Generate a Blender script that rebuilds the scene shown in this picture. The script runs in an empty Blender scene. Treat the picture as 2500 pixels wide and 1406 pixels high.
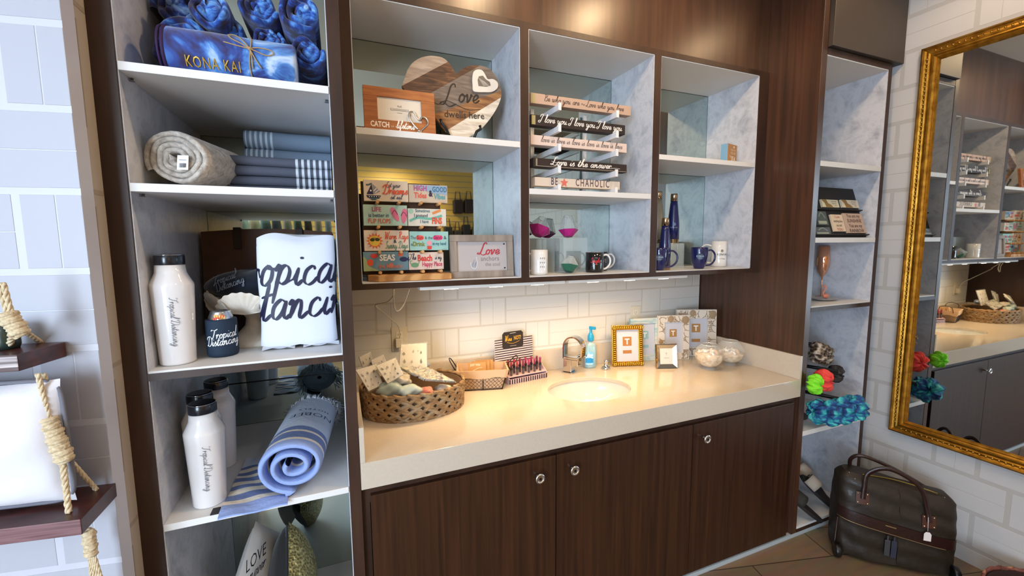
import bpy, math, random
from mathutils import Vector, Matrix
random.seed(7)
PI = math.pi
scene = bpy.context.scene
COL = scene.collection
V = Vector

# ------------------------------------------------------------------ camera
CAM = V((0.0, -1.42, 1.61)); FPX = 1031.95
AX = V((0.92536261, -0.3790023, -0.00782919)); AY = V((-0.0464744, -0.09292519, -0.99458787)); AZ = V((0.37622357, 0.92071829, -0.1036034))
cd = bpy.data.cameras.new('camera'); cam = bpy.data.objects.new('camera', cd); COL.objects.link(cam)
cd.sensor_width = 36.0; cd.lens = FPX/2500*36.0; cd.clip_start = 0.02
mw = Matrix((( AX.x, -AY.x, -AZ.x, CAM.x), (AX.y, -AY.y, -AZ.y, CAM.y), (AX.z, -AY.z, -AZ.z, CAM.z), (0, 0, 0, 1)))
cam.matrix_world = mw
scene.camera = cam
# ------------------------------------------------------------------ view
scene.view_settings.view_transform = 'Standard'
scene.view_settings.look = 'None'
scene.view_settings.exposure = 0.2
scene.view_settings.gamma = 1.0
scene.view_settings.use_curve_mapping = False
# ------------------------------------------------------------------ world and lights
wd = bpy.data.worlds.new('world'); scene.world = wd; wd.use_nodes = True
wd.node_tree.nodes['Background'].inputs[0].default_value = (0.75, 0.85, 1.0, 1)
wd.node_tree.nodes['Background'].inputs[1].default_value = 0.6

def area(name, loc, look, sx, sy, power, color, spread=PI):
    l = bpy.data.lights.new(name, 'AREA'); l.shape = 'RECTANGLE'; l.size = sx; l.size_y = sy
    l.energy = power; l.color = color; l.spread = spread
    o = bpy.data.objects.new(name, l); COL.objects.link(o); o.location = loc
    o.rotation_euler = (V(look)-V(loc)).to_track_quat('-Z', 'Y').to_euler()
    return o
def spot(name, loc, look, power, color, ang, blend=0.6, r=0.04):
    l = bpy.data.lights.new(name, 'SPOT'); l.energy = power; l.color = color
    l.spot_size = math.radians(ang); l.spot_blend = blend; l.shadow_soft_size = r
    o = bpy.data.objects.new(name, l); COL.objects.link(o); o.location = loc
    o.rotation_euler = (V(look)-V(loc)).to_track_quat('-Z', 'Y').to_euler()
    return o
DAY = (0.60, 0.78, 1.0); WARM = (1.0, 0.70, 0.40); NEUT = (1.0, 0.93, 0.86)
# daylight through the shop windows, left of and behind the photographer, plus an added panel
area('window_daylight', (-3.0, -3.35, 1.75), (1.2, 0.2, 1.25), 2.4, 2.1, 70, DAY)
area('added_daylight', (-2.55, -4.35, 1.5), (1.0, 0.3, 1.2), 1.6, 2.4, 225, (0.66, 0.82, 1.0))  # added light panel, no door here; evens the daylight between left and right walls
# recessed ceiling downlights over the fascia, then unseen spots over the shop floor
for n, (x, y) in enumerate(((1.47, -0.36), (0.74, -0.36), (2.42, -0.42))):
    spot('ceiling_downlight', (x, y, 2.97), (x, y+0.25, 1.5), (24, 24, 9)[n], WARM, 165, 0.5, 0.05)
for x, y in ((1.2, -1.9), (-0.8, -3.0), (1.6, -3.2)):
    spot('unseen_shop_spot', (x, y, 2.97), (x, y, 0), 42, NEUT, 140, 0.8, 0.08)
spot('unseen_shop_spot', (0.9, -4.1, 2.97), (0.9, -4.5, 1.4), 130, (1.0, 0.80, 0.50), 150, 0.8, 0.08)  # added warm lamp, out of view, brightens the slatwall for its reflection
# warm light bars under the wall cabinet
for x in (0.62, 1.34):
    area('under_cabinet_glow', (x, 0.33, 1.415), (x, 0.35, 0.0), 0.62, 0.03, 3.5, (1.0, 0.68, 0.34), math.radians(140))

# ------------------------------------------------------------------ pixel -> place helpers (points on real planes of the room)
def ray(px, py):
    a = (px-1250)/FPX; b = (py-703)/FPX
    return AX*a + AY*b + AZ
def PY(px, py, y): r = ray(px, py); return CAM + r*((y-CAM.y)/r.y)
def PZ(px, py, z): r = ray(px, py); return CAM + r*((z-CAM.z)/r.z)
def PX(px, py, x): r = ray(px, py); return CAM + r*((x-CAM.x)/r.x)

# ------------------------------------------------------------------ materials
def lin(c):
    if isinstance(c, str):
        c = c.lstrip('#'); c = [int(c[i:i+2], 16)/255 for i in (0, 2, 4)]
    return tuple((x/12.92 if x <= .04045 else ((x+.055)/1.055)**2.4) for x in c)
MATS = {}
def mat(col='#888888', rough=0.5, metal=0.0, spec=0.5, trans=0.0, ior=1.45, emit=0.0, coat=0.0, sheen=0.0, bump=None, alpha=1.0):
    key = (str(col), rough, metal, spec, trans, ior, emit, coat, sheen, bump, alpha)
    if key in MATS: return MATS[key]
    m = bpy.data.materials.new('mat'); m.use_nodes = True
    nt = m.node_tree; b = nt.nodes['Principled BSDF']
    c = lin(col)
    b.inputs['Base Color'].default_value = (*c, 1); b.inputs['Roughness'].default_value = rough
    b.inputs['Metallic'].default_value = metal; b.inputs['Specular IOR Level'].default_value = spec
    b.inputs['Transmission Weight'].default_value = trans; b.inputs['IOR'].default_value = ior
    b.inputs['Coat Weight'].default_value = coat; b.inputs['Sheen Weight'].default_value = sheen
    b.inputs['Alpha'].default_value = alpha
    if emit:
        b.inputs['Emission Color'].default_value = (*c, 1); b.inputs['Emission Strength'].default_value = emit
    if bump:
        sc, st = bump
        t = nt.nodes.new('ShaderNodeTexCoord'); n = nt.nodes.new('ShaderNodeTexNoise'); n.inputs['Scale'].default_value = sc; n.inputs['Detail'].default_value = 6
        bp = nt.nodes.new('ShaderNodeBump'); bp.inputs['Strength'].default_value = st; bp.inputs['Distance'].default_value = 0.01
        nt.links.new(t.outputs['Object'], n.inputs['Vector']); nt.links.new(n.outputs['Fac'], bp.inputs['Height']); nt.links.new(bp.outputs[0], b.inputs['Normal'])
    MATS[key] = m
    return m
def ramp_mat(name, kind, stops, scale=(1, 1, 1), nscale=5.0, detail=5.0, rough=0.5, distort=0.0, metal=0.0, bump=0.0, coat=0.0, spec=0.5, rot=(0, 0, 0), nrough=0.55, sheen=0.0, coords='Object'):
    m = bpy.data.materials.new(name); m.use_nodes = True; nt = m.node_tree; b = nt.nodes['Principled BSDF']
    t = nt.nodes.new('ShaderNodeTexCoord'); mp = nt.nodes.new('ShaderNodeMapping'); mp.inputs['Scale'].default_value = scale; mp.inputs['Rotation'].default_value = rot
    nt.links.new(t.outputs[coords], mp.inputs[0])
    if kind == 'noise':
        n = nt.nodes.new('ShaderNodeTexNoise'); n.inputs['Scale'].default_value = nscale; n.inputs['Detail'].default_value = detail
        n.inputs['Distortion'].default_value = distort; n.inputs['Roughness'].default_value = nrough; out = n.outputs['Fac']
    elif kind == 'wave':
        n = nt.nodes.new('ShaderNodeTexWave'); n.inputs['Scale'].default_value = nscale; n.inputs['Distortion'].default_value = distort
        n.inputs['Detail'].default_value = detail; out = n.outputs['Fac']
    elif kind == 'voronoi':
        n = nt.nodes.new('ShaderNodeTexVoronoi'); n.inputs['Scale'].default_value = nscale; out = n.outputs['Distance']
    nt.links.new(mp.outputs[0], n.inputs['Vector'])
    r = nt.nodes.new('ShaderNodeValToRGB'); e = r.color_ramp.elements
    while len(e) < len(stops): e.new(0.5)
    for el, (p, c) in zip(e, stops): el.position = p; el.color = (*lin(c), 1)
    nt.links.new(out, r.inputs[0]); nt.links.new(r.outputs[0], b.inputs['Base Color'])
    b.inputs['Roughness'].default_value = rough; b.inputs['Metallic'].default_value = metal; b.inputs['Coat Weight'].default_value = coat
    b.inputs['Specular IOR Level'].default_value = spec; b.inputs['Sheen Weight'].default_value = sheen
    if bump:
        bp = nt.nodes.new('ShaderNodeBump'); bp.inputs['Strength'].default_value = bump; bp.inputs['Distance'].default_value = 0.004
        nt.links.new(out, bp.inputs['Height']); nt.links.new(bp.outputs[0], b.inputs['Normal'])
    return m
M_DARK = ramp_mat('dark_laminate', 'noise', [(.3, '#231208'), (.5, '#33190d'), (.72, '#42230f')], (14, 14, .5), 3.0, 6, .36, .4, spec=.45)
M_EDGE = ramp_mat('dark_edge', 'noise', [(.35, '#2e1c14'), (.65, '#402a1f')], (3, 3, .6), 4.0, 4, .42, spec=.4)
M_BROWN = ramp_mat('brown_laminate', 'noise', [(.3, '#38241a'), (.5, '#462d20'), (.72, '#553626')], (14, 14, .5), 3.0, 6, .30, .4, spec=.5)
M_FASCIA = ramp_mat('fascia_laminate', 'noise', [(.3, '#3d281c'), (.5, '#4a3123'), (.72, '#573b2a')], (9, 9, .5), 3.0, 6, .32, .4, spec=.5)
M_DOOR = ramp_mat('door_laminate', 'noise', [(.3, '#27150b'), (.5, '#361e11'), (.72, '#432715')], (16, 16, .5), 3.0, 6, .34, .4, spec=.45)
M_CHAR = mat('#41372f', .45)
M_MARBLE = ramp_mat('marble_panel', 'noise', [(.32, '#a2a4af'), (.44, '#c0c2ca'), (.53, '#cecfd6'), (.60, '#bcbec7'), (.72, '#d6d7dc')], (1, 1, 1.0), 8.0, 9, .35, .35, nrough=.68)
M_WHITE = mat('#d8d6d2', .45)
M_SHELF = mat('#dedcda', .42)
M_TAN = mat('#a8998a', .6)
M_MIRROR = mat('#bcc8c2', .02, 1.0)
M_GLASSMIR = mat('#d5d8d6', .015, 1.0)
M_CHROME = mat('#d9d9dc', .09, 1.0)
M_COUNTER = ramp_mat('quartz', 'noise', [(.3, '#c5b7a6'), (.7, '#c9bcab')], (1, 1, 1), 90, 3, .14, spec=.55, coat=.3)
M_PORC = mat('#d4d4d2', .12, coat=.5)
M_BLACK = mat('#0d0d10', .45)
M_GLASS = mat('#f6fbfa', .02, trans=1.0, ior=1.3)
M_CLEAR = mat('#eef6f4', .03, trans=1.0, ior=1.12)
M_SEAM = mat('#1b1e20', .6)
M_TIE = ramp_mat('tie_dye', 'noise', [(.32, '#0c0722'), (.44, '#171550'), (.53, '#1d4aa2'), (.62, '#5a94d2'), (.74, '#b9cee6')], (1, 1, 1), 14, 4, .8, 1.2, sheen=.3, bump=.5)
M_TIE2 = ramp_mat('tie_dye_dark', 'noise', [(.30, '#120826'), (.46, '#1a1650'), (.56, '#2a4fa0'), (.70, '#8fb4dd')], (1, 1, 1), 16, 4, .8, 1.2, sheen=.3, bump=.5)

# ------------------------------------------------------------------ mesh builder
class MB:
    def __init__(s): s.v = []; s.f = []; s.m = []; s.sm = []
    def add(s, vs, fs, mi=0, smooth=False):
        k = len(s.v); s.v += [V(p) for p in vs]
        for f in fs: s.f.append([i+k for i in f]); s.m.append(mi); s.sm.append(smooth)
        return s
    def box(s, a, b, mi=0):
        x0, x1 = sorted((a[0], b[0])); y0, y1 = sorted((a[1], b[1])); z0, z1 = sorted((a[2], b[2]))
        vs = [(x, y, z) for z in (z0, z1) for y in (y0, y1) for x in (x0, x1)]
        return s.add(vs, [(0, 2, 3, 1), (4, 5, 7, 6), (0, 1, 5, 4), (2, 6, 7, 3), (0, 4, 6, 2), (1, 3, 7, 5)], mi)
    def hexa(s, q, d, mi=0):
        # quad q (4 points) extruded by vector d
        d = V(d); vs = [V(p) for p in q]+[V(p)+d for p in q]
        return s.add(vs, [(3, 2, 1, 0), (4, 5, 6, 7), (0, 1, 5, 4), (1, 2, 6, 5), (2, 3, 7, 6), (3, 0, 4, 7)], mi)
    def fbox(s, F, u0, u1, v0, v1, w0, w1, mi=0):
        return s.hexa([F(u0, v0, w0), F(u1, v0, w0), F(u1, v1, w0), F(u0, v1, w0)], F(0, 0, w1)-F(0, 0, w0), mi)
    def prism(s, pts, F, w0, w1, mi=0, mside=None):
        n = len(pts); vs = [F(p[0], p[1], w0) for p in pts]+[F(p[0], p[1], w1) for p in pts]
        s.add(vs, [tuple(range(n-1, -1, -1)), tuple(range(n, 2*n))], mi)
        k = len(s.v)-2*n
        for i in range(n):
            j = (i+1) % n; s.f.append([k+i, k+j, k+n+j, k+n+i]); s.m.append(mi if mside is None else mside); s.sm.append(False)
        return s
    def lathe(s, prof, c, seg=32, mi=0, axis=None, sx=1, sy=1, mis=None, smooth=True, cap=True):
        c = V(c); R = None
        if axis is not None: R = V((0, 0, 1)).rotation_difference(V(axis)).to_matrix()
        vs = []
        for r, z in prof:
            for i in range(seg):
                a = 2*PI*i/seg; p = V((r*sx*math.cos(a), r*sy*math.sin(a), z))
                vs.append(c+(R@p if R else p))
        k = len(s.v); s.v += vs
        for j in range(len(prof)-1):
            for i in range(seg):
                i2 = (i+1) % seg
                s.f.append([k+j*seg+i, k+j*seg+i2, k+(j+1)*seg+i2, k+(j+1)*seg+i]); s.m.append(mis[j] if mis else mi); s.sm.append(smooth)
        if cap:
            s.f.append([k+i for i in range(seg-1, -1, -1)]); s.m.append(mis[0] if mis else mi); s.sm.append(False)
            q = k+(len(prof)-1)*seg
            s.f.append([q+i for i in range(seg)]); s.m.append(mis[-1] if mis else mi); s.sm.append(False)
        return s
    def tube(s, pts, r, seg=8, mi=0, smooth=True, closed=False, cap=True):
        pts = [V(p) for p in pts]; n = len(pts); k = len(s.v); up = V((0.13, 0.21, 1)).normalized(); prev = None
        for i, p in enumerate(pts):
            if closed: t = pts[(i+1) % n]-pts[i-1]
            else: t = pts[min(i+1, n-1)]-pts[max(i-1, 0)]
            t.normalize() if t.length > 1e-9 else None
            if prev is None: a = t.cross(up); a = a.normalized() if a.length > 1e-4 else V((1, 0, 0))
            else: a = (prev-t*prev.dot(t)).normalized()
            prev = a; b = t.cross(a)
            rr = r[i] if isinstance(r, (list, tuple)) else r
            for j in range(seg):
                g = 2*PI*j/seg; s.v.append(p+(a*math.cos(g)+b*math.sin(g))*rr)
        m = n if closed else n-1
        for i in range(m):
            i2 = (i+1) % n
            for j in range(seg):
                j2 = (j+1) % seg
                s.f.append([k+i*seg+j, k+i*seg+j2, k+i2*seg+j2, k+i2*seg+j]); s.m.append(mi); s.sm.append(smooth)
        if cap and not closed:
            s.f.append([k+j for j in range(seg-1, -1, -1)]); s.m.append(mi); s.sm.append(False)
            s.f.append([k+(n-1)*seg+j for j in range(seg)]); s.m.append(mi); s.sm.append(False)
        return s
    def grid(s, fn, nu, nv, mi=0, smooth=True, mif=None):
        k = len(s.v)
        for j in range(nv+1):
            for i in range(nu+1): s.v.append(V(fn(i/nu, j/nv)))
        for j in range(nv):
            for i in range(nu):
                a = k+j*(nu+1)+i; s.f.append([a, a+1, a+nu+2, a+nu+1]); s.m.append(mif((i+.5)/nu, (j+.5)/nv) if mif else mi); s.sm.append(smooth)
        return s
    def ell(s, c, rad, R=None, su=12, sv=8, mi=0):
        c = V(c)
        def fn(u, v):
            a = 2*PI*u; b = PI*v; p = V((rad[0]*math.sin(b)*math.cos(a), rad[1]*math.sin(b)*math.sin(a), -rad[2]*math.cos(b)))
            return c+(R@p if R else p)
        return s.grid(fn, su, sv, mi)
    def build(s, name, mats, parent=None, at=None, bevel=0, kind=None, seg=2):
        me = bpy.data.meshes.new(name)
        if parent is not None: o0 = origin(parent)
        elif at is not None: o0 = V(at)
        else:
            xs = [p.x for p in s.v]; ys = [p.y for p in s.v]; zs = [p.z for p in s.v]
            o0 = V(((min(xs)+max(xs))/2, (min(ys)+max(ys))/2, min(zs)))
        me.from_pydata([tuple(p-o0) for p in s.v], [], s.f)
        if not isinstance(mats, (list, tuple)): mats = [mats]
        for m in mats: me.materials.append(m)
        me.polygons.foreach_set('material_index', s.m); me.polygons.foreach_set('use_smooth', s.sm)
        me.update()
        o = bpy.data.objects.new(name, me); COL.objects.link(o)
        if parent is not None: o.parent = parent
        else: o.location = o0
        if bevel:
            b = o.modifiers.new('bevel', 'BEVEL'); b.width = bevel; b.segments = seg; b.limit_method = 'ANGLE'; b.angle_limit = math.radians(50)
        if kind: o['kind'] = kind
        return o
def origin(o):
    p = V(o.location)
    while o.parent is not None: o = o.parent; p = p+V(o.location)
    return p
def thing(name, label, cat, loc, group=None):
    o = bpy.data.objects.new(name, None); o.empty_display_size = .05; COL.objects.link(o); o.location = loc
    o['label'] = label; o['category'] = cat
    if group: o['group'] = group
    return o
def tag(o, label, cat, group=None):
    o['label'] = label; o['category'] = cat
    if group: o['group'] = group
    return o
def frame(o, x, y):
    o = V(o); x = V(x).normalized(); y = V(y).normalized(); n = x.cross(y)
    return lambda u, v, w=0.0: o+x*u+y*v+n*w
def FRONT(x, y, z):
    # a frame facing the photographer on the plane y = const: u right, v up, w towards -y
    return frame((x, y, z), (1, 0, 0), (0, 0, 1))

# ------------------------------------------------------------------ lettering
_bf = {}
def bfont(sx, bold=0.0, shear=0.0, spacing=1.0):
    key = (sx, bold, shear, spacing)
    if key not in _bf:
        c = bpy.data.curves.new('t', 'FONT'); c.body = sx; c.size = 1.0; c.offset = bold; c.shear = shear; c.space_character = spacing; c.resolution_u = 2; c.align_x = 'CENTER'
        o = bpy.data.objects.new('t', c); COL.objects.link(o)
        me = bpy.data.meshes.new_from_object(o)
        _bf[key] = ([tuple(v.co[:2]) for v in me.vertices], [tuple(p.vertices) for p in me.polygons])
        bpy.data.objects.remove(o); bpy.data.meshes.remove(me); bpy.data.curves.remove(c)
    return _bf[key]
def catmull(p, n=6):
    if len(p) < 3: return p
    q = [p[0]]+list(p)+[p[-1]]; out = []
    for i in range(1, len(q)-2):
        a, b, c, d = q[i-1], q[i], q[i+1], q[i+2]
        for k in range(n):
            t = k/n; t2 = t*t; t3 = t2*t
            out.append(tuple(.5*((2*b[j])+(-a[j]+c[j])*t+(2*a[j]-5*b[j]+4*c[j]-d[j])*t2+(-a[j]+3*b[j]-3*c[j]+d[j])*t3) for j in range(len(b))))
    out.append(tuple(p[-1])); return out
X = .42
GL = {
 'a': (.46, [[(.36, .36), (.24, .42), (.08, .28), (.06, .08), (.16, 0), (.30, .14), (.38, .40)], [(.38, .40), (.34, .12), (.40, 0), (.52, .10)]]),
 'b': (.42, [[(0, .08), (.16, .50), (.24, .90), (.16, .98), (.11, .70), (.08, .20), (.14, 0), (.28, .04), (.36, .26), (.28, .40), (.14, .26)], [(.32, .36), (.42, .30)]]),
 'c': (.38, [[(.32, .33), (.24, .42), (.09, .32), (.06, .10), (.17, 0), (.30, .04), (.42, .16)]]),
 'd': (.48, [[(.36, .36), (.24, .42), (.08, .28), (.06, .08), (.16, 0), (.32, .16), (.46, 1.0)], [(.46, 1.0), (.38, .2), (.42, 0), (.54, .10)]]),
 'e': (.38, [[(.02, .10), (.20, .16), (.32, .30), (.24, .42), (.10, .32), (.07, .10), (.17, 0), (.30, .04), (.42, .16)]]),
 'f': (.34, [[(.02, .12), (.22, .55), (.34, .90), (.27, 1.0), (.18, .70), (.10, 0), (.04, -.36), (.14, -.30), (.18, .0), (.36, .12)]]),
 'g': (.46, [[(.36, .36), (.24, .42), (.08, .28), (.06, .08), (.16, 0), (.30, .14), (.38, .40)], [(.38, .40), (.34, .0), (.26, -.34), (.10, -.40), (.08, -.26), (.30, -.06), (.50, .12)]]),
 'h': (.50, [[(0, .08), (.20, .50), (.32, .92), (.24, .98), (.16, .60), (.06, 0)], [(.06, 0), (.18, .28), (.30, .41), (.36, .32), (.34, .08), (.40, 0), (.52, .12)]]),
 'i': (.24, [[(0, .10), (.12, .40)], [(.12, .40), (.08, .12), (.13, 0), (.26, .12)], [(.17, .60), (.175, .63), (.18, .60)]]),
 'k': (.44, [[(0, .08), (.20, .50), (.32, .92), (.24, .98), (.16, .60), (.06, 0)], [(.36, .38), (.20, .26), (.12, .20)], [(.16, .24), (.28, .04), (.46, .10)]]),
 'l': (.26, [[(0, .08), (.18, .46), (.28, .90), (.21, 1.0), (.13, .60), (.07, .14), (.13, 0), (.28, .12)]]),
 'm': (.70, [[(0, .30), (.08, .41), (.10, .30), (.05, 0)], [(.06, .04), (.18, .36), (.28, .40), (.28, .24), (.25, 0)], [(.26, .04), (.38, .36), (.48, .40), (.49, .24), (.48, .06), (.54, 0), (.70, .14)]]),
 'n': (.50, [[(0, .30), (.08, .41), (.10, .30), (.05, 0)], [(.06, .04), (.18, .36), (.28, .41), (.31, .26), (.29, .06), (.35, 0), (.52, .14)]]),
 'o': (.40, [[(.22, .42), (.09, .32), (.06, .10), (.16, 0), (.30, .10), (.32, .30), (.22, .42), (.24, .34), (.44, .34)]]),
 'p': (.46, [[(0, .28), (.10, .42), (.10, .20), (.0, -.42)], [(.04, -.1), (.14, .32), (.27, .42), (.36, .30), (.32, .08), (.20, 0), (.10, .06)], [(.26, .0), (.46, .12)]]),
 'r': (.36, [[(0, .26), (.09, .41), (.10, .28), (.05, 0)], [(.06, .06), (.16, .34), (.26, .41), (.33, .34)], [(.30, .36), (.36, .20)]]),
 's': (.34, [[(0, .08), (.12, .30), (.20, .44), (.22, .30), (.28, .12), (.18, 0), (.05, .04)], [(.16, .0), (.36, .12)]]),
 't': (.30, [[(0, .10), (.14, .46), (.22, .80)], [(.22, .80), (.10, .14), (.15, 0), (.32, .12)], [(.02, .52), (.20, .54), (.34, .56)]]),
 'u': (.50, [[(0, .26), (.08, .41), (.08, .12), (.14, 0), (.26, .10), (.36, .40)], [(.36, .40), (.32, .12), (.38, 0), (.52, .12)]]),
 'v': (.40, [[(0, .28), (.08, .41), (.11, .24), (.13, 0), (.24, .14), (.32, .40), (.28, .36), (.42, .34)]]),
 'w': (.60, [[(0, .28), (.08, .41), (.08, .12), (.14, 0), (.24, .12), (.30, .40)], [(.30, .40), (.28, .12), (.34, 0), (.46, .14), (.50, .40), (.48, .36), (.62, .34)]]),
 'y': (.48, [[(0, .26), (.08, .41), (.08, .12), (.14, 0), (.26, .10), (.36, .40)], [(.36, .40), (.32, .0), (.24, -.34), (.10, -.40), (.08, -.26), (.30, -.06), (.50, .12)]]),
 'T': (.56, [[(-.10, .78), (-.06, .92), (.10, .90), (.34, .84), (.66, .98)], [(.36, .86), (.28, .45), (.14, .06), (.0, .0), (-.06, .10)]]),
 'D': (.66, [[(.24, .96), (.16, .50), (.08, .06), (-.06, .06), (.06, .10), (.20, 0), (.42, .04), (.60, .34), (.58, .74), (.34, .98), (.0, .92), (-.14, .74), (-.08, .64)]]),
 'L': (.52, [[(.50, .86), (.42, 1.02), (.26, .90), (.18, .46), (.06, .06), (-.12, .04), (-.08, .14), (.10, .08), (.34, -.06), (.66, .08)]]),
 'B': (.56, [[(.18, .96), (.12, .50), (.04, 0)], [(-.04, .80), (.14, .98), (.38, .96), (.42, .76), (.22, .54), (.12, .52)], [(.20, .54), (.46, .44), (.46, .12), (.24, -.02), (.04, .06)]]),
 'I': (.36, [[(.02, .62), (.14, .92), (.40, .96), (.30, .60), (.16, .08), (-.02, -.06), (-.14, .06), (-.02, .20), (.22, .18)]]),
 'S': (.46, [[(.42, .82), (.32, .98), (.16, .88), (.16, .66), (.32, .40), (.28, .08), (.08, -.02), (-.06, .12)]]),
 'W': (.80, [[(0, .80), (.10, .96), (.12, .50), (.14, 0), (.30, .40), (.40, .90), (.42, .40), (.46, 0), (.62, .44), (.74, .96), (.82, .92)]]),
 'R': (.56, [[(.18, .96), (.12, .50), (.04, 0)], [(-.04, .80), (.14, .98), (.40, .96), (.42, .70), (.22, .50), (.16, .48)], [(.22, .50), (.36, .10), (.56, .04)]]),
 '&': (.46, [[(.44, .02), (.10, .62), (.20, .80), (.30, .66), (.06, .26), (.10, .04), (.30, .06), (.42, .32)]]),
 '?': (.40, [[(.06, .76), (.18, .96), (.34, .84), (.26, .60), (.14, .40), (.14, .24)], [(.12, .04), (.13, .07), (.14, .04)]]),
 ' ': (.36, []),
 '~': (.6, [[(0, .16), (.14, .34), (.30, .22), (.46, .12), (.60, .30)]]),
}
def script(s, wt=.07, slant=.22, contrast=.62, nib=.9):
    vs = []; fs = []; x = 0.0
    for ch in s:
        adv, strokes = GL.get(ch, (.3, []))
        for st in strokes:
            p = catmull(st, 8); n = len(p); k = len(vs)
            for i, (a, b) in enumerate(p):
                t0 = p[max(i-1, 0)]; t1 = p[min(i+1, n-1)]; dx, dy = t1[0]-t0[0], t1[1]-t0[1]
                L = math.hypot(dx, dy) or 1; dx /= L; dy /= L
                w = wt*(1-contrast+contrast*abs(math.sin(math.atan2(dy, dx)-(-.35))))*.5
                e = min(i, n-1-i); w *= (.45, .7, .85, 1)[min(e, 3)]
                xx = x+a+b*slant
                vs += [(xx-dy*w, b+dx*w), (xx+dy*w, b-dx*w)]
            for i in range(n-1): fs.append((k+2*i, k+2*i+1, k+2*i+3, k+2*i+2))
        x += adv
    cx = x/2
    return [(a-cx, b) for a, b in vs], fs, x
def scr(s, u, v, size, col, rot=0, sx=1.0, **k): return ('p', script(s, **k)[:2], u, v, size, col, rot, sx)
def txt(s, u, v, size, col, rot=0, sx=1.0, **k): return ('p', bfont(s, **k), u, v, size, col, rot, sx)
def poly(pts, col): return ('g', pts, col)
def disc(u, v, r, col, n=16, ry=None): return ('g', [(u+r*math.cos(2*PI*i/n), v+(ry or r)*math.sin(2*PI*i/n)) for i in range(n)], col)
def line(pts, w, col):
    p = catmull(pts, 5) if len(pts) > 2 else pts; L = []; R = []
    for i in range(len(p)):
        t0 = p[max(i-1, 0)]; t1 = p[min(i+1, len(p)-1)]; dx, dy = t1[0]-t0[0], t1[1]-t0[1]; l = math.hypot(dx, dy) or 1
        L.append((p[i][0]-dy/l*w/2, p[i][1]+dx/l*w/2)); R.append((p[i][0]+dy/l*w/2, p[i][1]-dx/l*w/2))
    vs = []; fs = []
    for a, b in zip(L, R): vs += [a, b]
    for i in range(len(p)-1): fs.append((2*i, 2*i+1, 2*i+3, 2*i+2))
    return ('p', (vs, fs), 0, 0, 1, col, 0, 1)
def printed(name, F, items, parent, w=0.0006, rough=.5, label=None, metal=0):
    b = MB(); cols = []; lay = 0
    for it in items:
        col = it[2] if it[0] == 'g' else it[5]
        if col not in cols: cols.append(col)
        mi = cols.index(col); lay += 1; ww = w+lay*0.00012
        if it[0] == 'g':
            pts = it[1]; b.add([F(p[0], p[1], ww) for p in pts], [tuple(range(len(pts)))], mi)
        else:
            _, (vs, fs), u, v, size, _c, rot, sx = it; c, s_ = math.cos(rot), math.sin(rot)
            b.add([F(u+size*(p[0]*sx*c-p[1]*s_), v+size*(p[0]*sx*s_+p[1]*c), ww+(i % 400)*1.2e-6) for i, p in enumerate(vs)], fs, mi)
    ms = [c if not isinstance(c, str) else mat(c, rough, metal) for c in cols]
    o = b.build(name, ms, parent)
    if label: o['label'] = label
    return o
# ================================================================== SETTING
XR = 2.85            # right wall
YB = 0.69            # back wall behind the counter
HC = 3.0             # ceiling
def tiled_wall(name, O, ux, uz, W, H, mt, mg, thick=.05, su=.0, sv=.0, L=.375, Wv=.135, G=.009, RH=.1475, sheen=None):
    # base slab plus raised pairs of horizontal and vertical tiles in staggered rows
    F = frame(O, ux, uz); b = MB(); b.fbox(F, 0, W, 0, H, -thick, 0, 1)
    def q(u0, u1, v0, v1):
        u0, u1, v0, v1 = max(u0, 0), min(u1, W), max(v0, 0), min(v1, H)
        if u1-u0 > .004 and v1-v0 > .004:
            w = .0008; k = .0006
            b.add([F(u0, v0, 0), F(u1, v0, 0), F(u1, v1, 0), F(u0, v1, 0), F(u0+k, v0+k, w), F(u1-k, v0+k, w), F(u1-k, v1-k, w), F(u0+k, v1-k, w)],
                  [(4, 5, 6, 7), (0, 1, 5, 4), (1, 2, 6, 5), (2, 3, 7, 6), (3, 0, 4, 7)], 0)
    per = L+Wv+2*G; r = 0; v = -RH+sv
    while v < H:
        u = -per+su+(0 if r % 2 else per/2)
        while u < W:
            h = RH-G
            q(u, u+L, v, v+h*.5-.0012); q(u, u+L, v+h*.5+.0012, v+h)
            a = u+L+G; q(a, a+Wv*.5-.0012, v, v+h); q(a+Wv*.5+.0012, a+Wv, v, v+h)
            u += per
        v += RH; r += 1
    return b.build(name, [mt, mg], at=O, kind='structure')
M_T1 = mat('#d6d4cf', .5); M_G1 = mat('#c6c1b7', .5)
M_T2 = mat('#acabb3', .45); M_G2 = mat('#bfbec6', .4)  # left wall: sheen of the wallpaper put into the colour as paler grout
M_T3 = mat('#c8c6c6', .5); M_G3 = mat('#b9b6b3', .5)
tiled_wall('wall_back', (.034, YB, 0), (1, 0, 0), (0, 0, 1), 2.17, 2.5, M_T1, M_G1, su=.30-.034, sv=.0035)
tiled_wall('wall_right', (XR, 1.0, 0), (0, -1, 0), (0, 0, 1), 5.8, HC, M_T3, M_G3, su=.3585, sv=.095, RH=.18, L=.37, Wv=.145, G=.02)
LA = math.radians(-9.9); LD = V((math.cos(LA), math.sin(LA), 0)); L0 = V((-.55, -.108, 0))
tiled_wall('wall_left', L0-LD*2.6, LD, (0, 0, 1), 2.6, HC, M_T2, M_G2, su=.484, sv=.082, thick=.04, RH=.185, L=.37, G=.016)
# the return between that wall and the tower, its corner slightly rounded
b = MB(); b.box((-.556, -.1055, 0), (-.5505, .72, HC), 0)
for z in (.42, .86, 1.30, 1.74, 2.18): b.box((-.5505, -.095, z), (-.5497, -.002, z+.012), 1)
for z in (.56, 1.02, 1.46, 1.90): b.box((-.5505, -.050, z), (-.5497, -.046, z+.25), 1)
b.build('trim_1', [mat('#b3a493', .55), mat('#a1917e', .55)], kind='structure')
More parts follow.
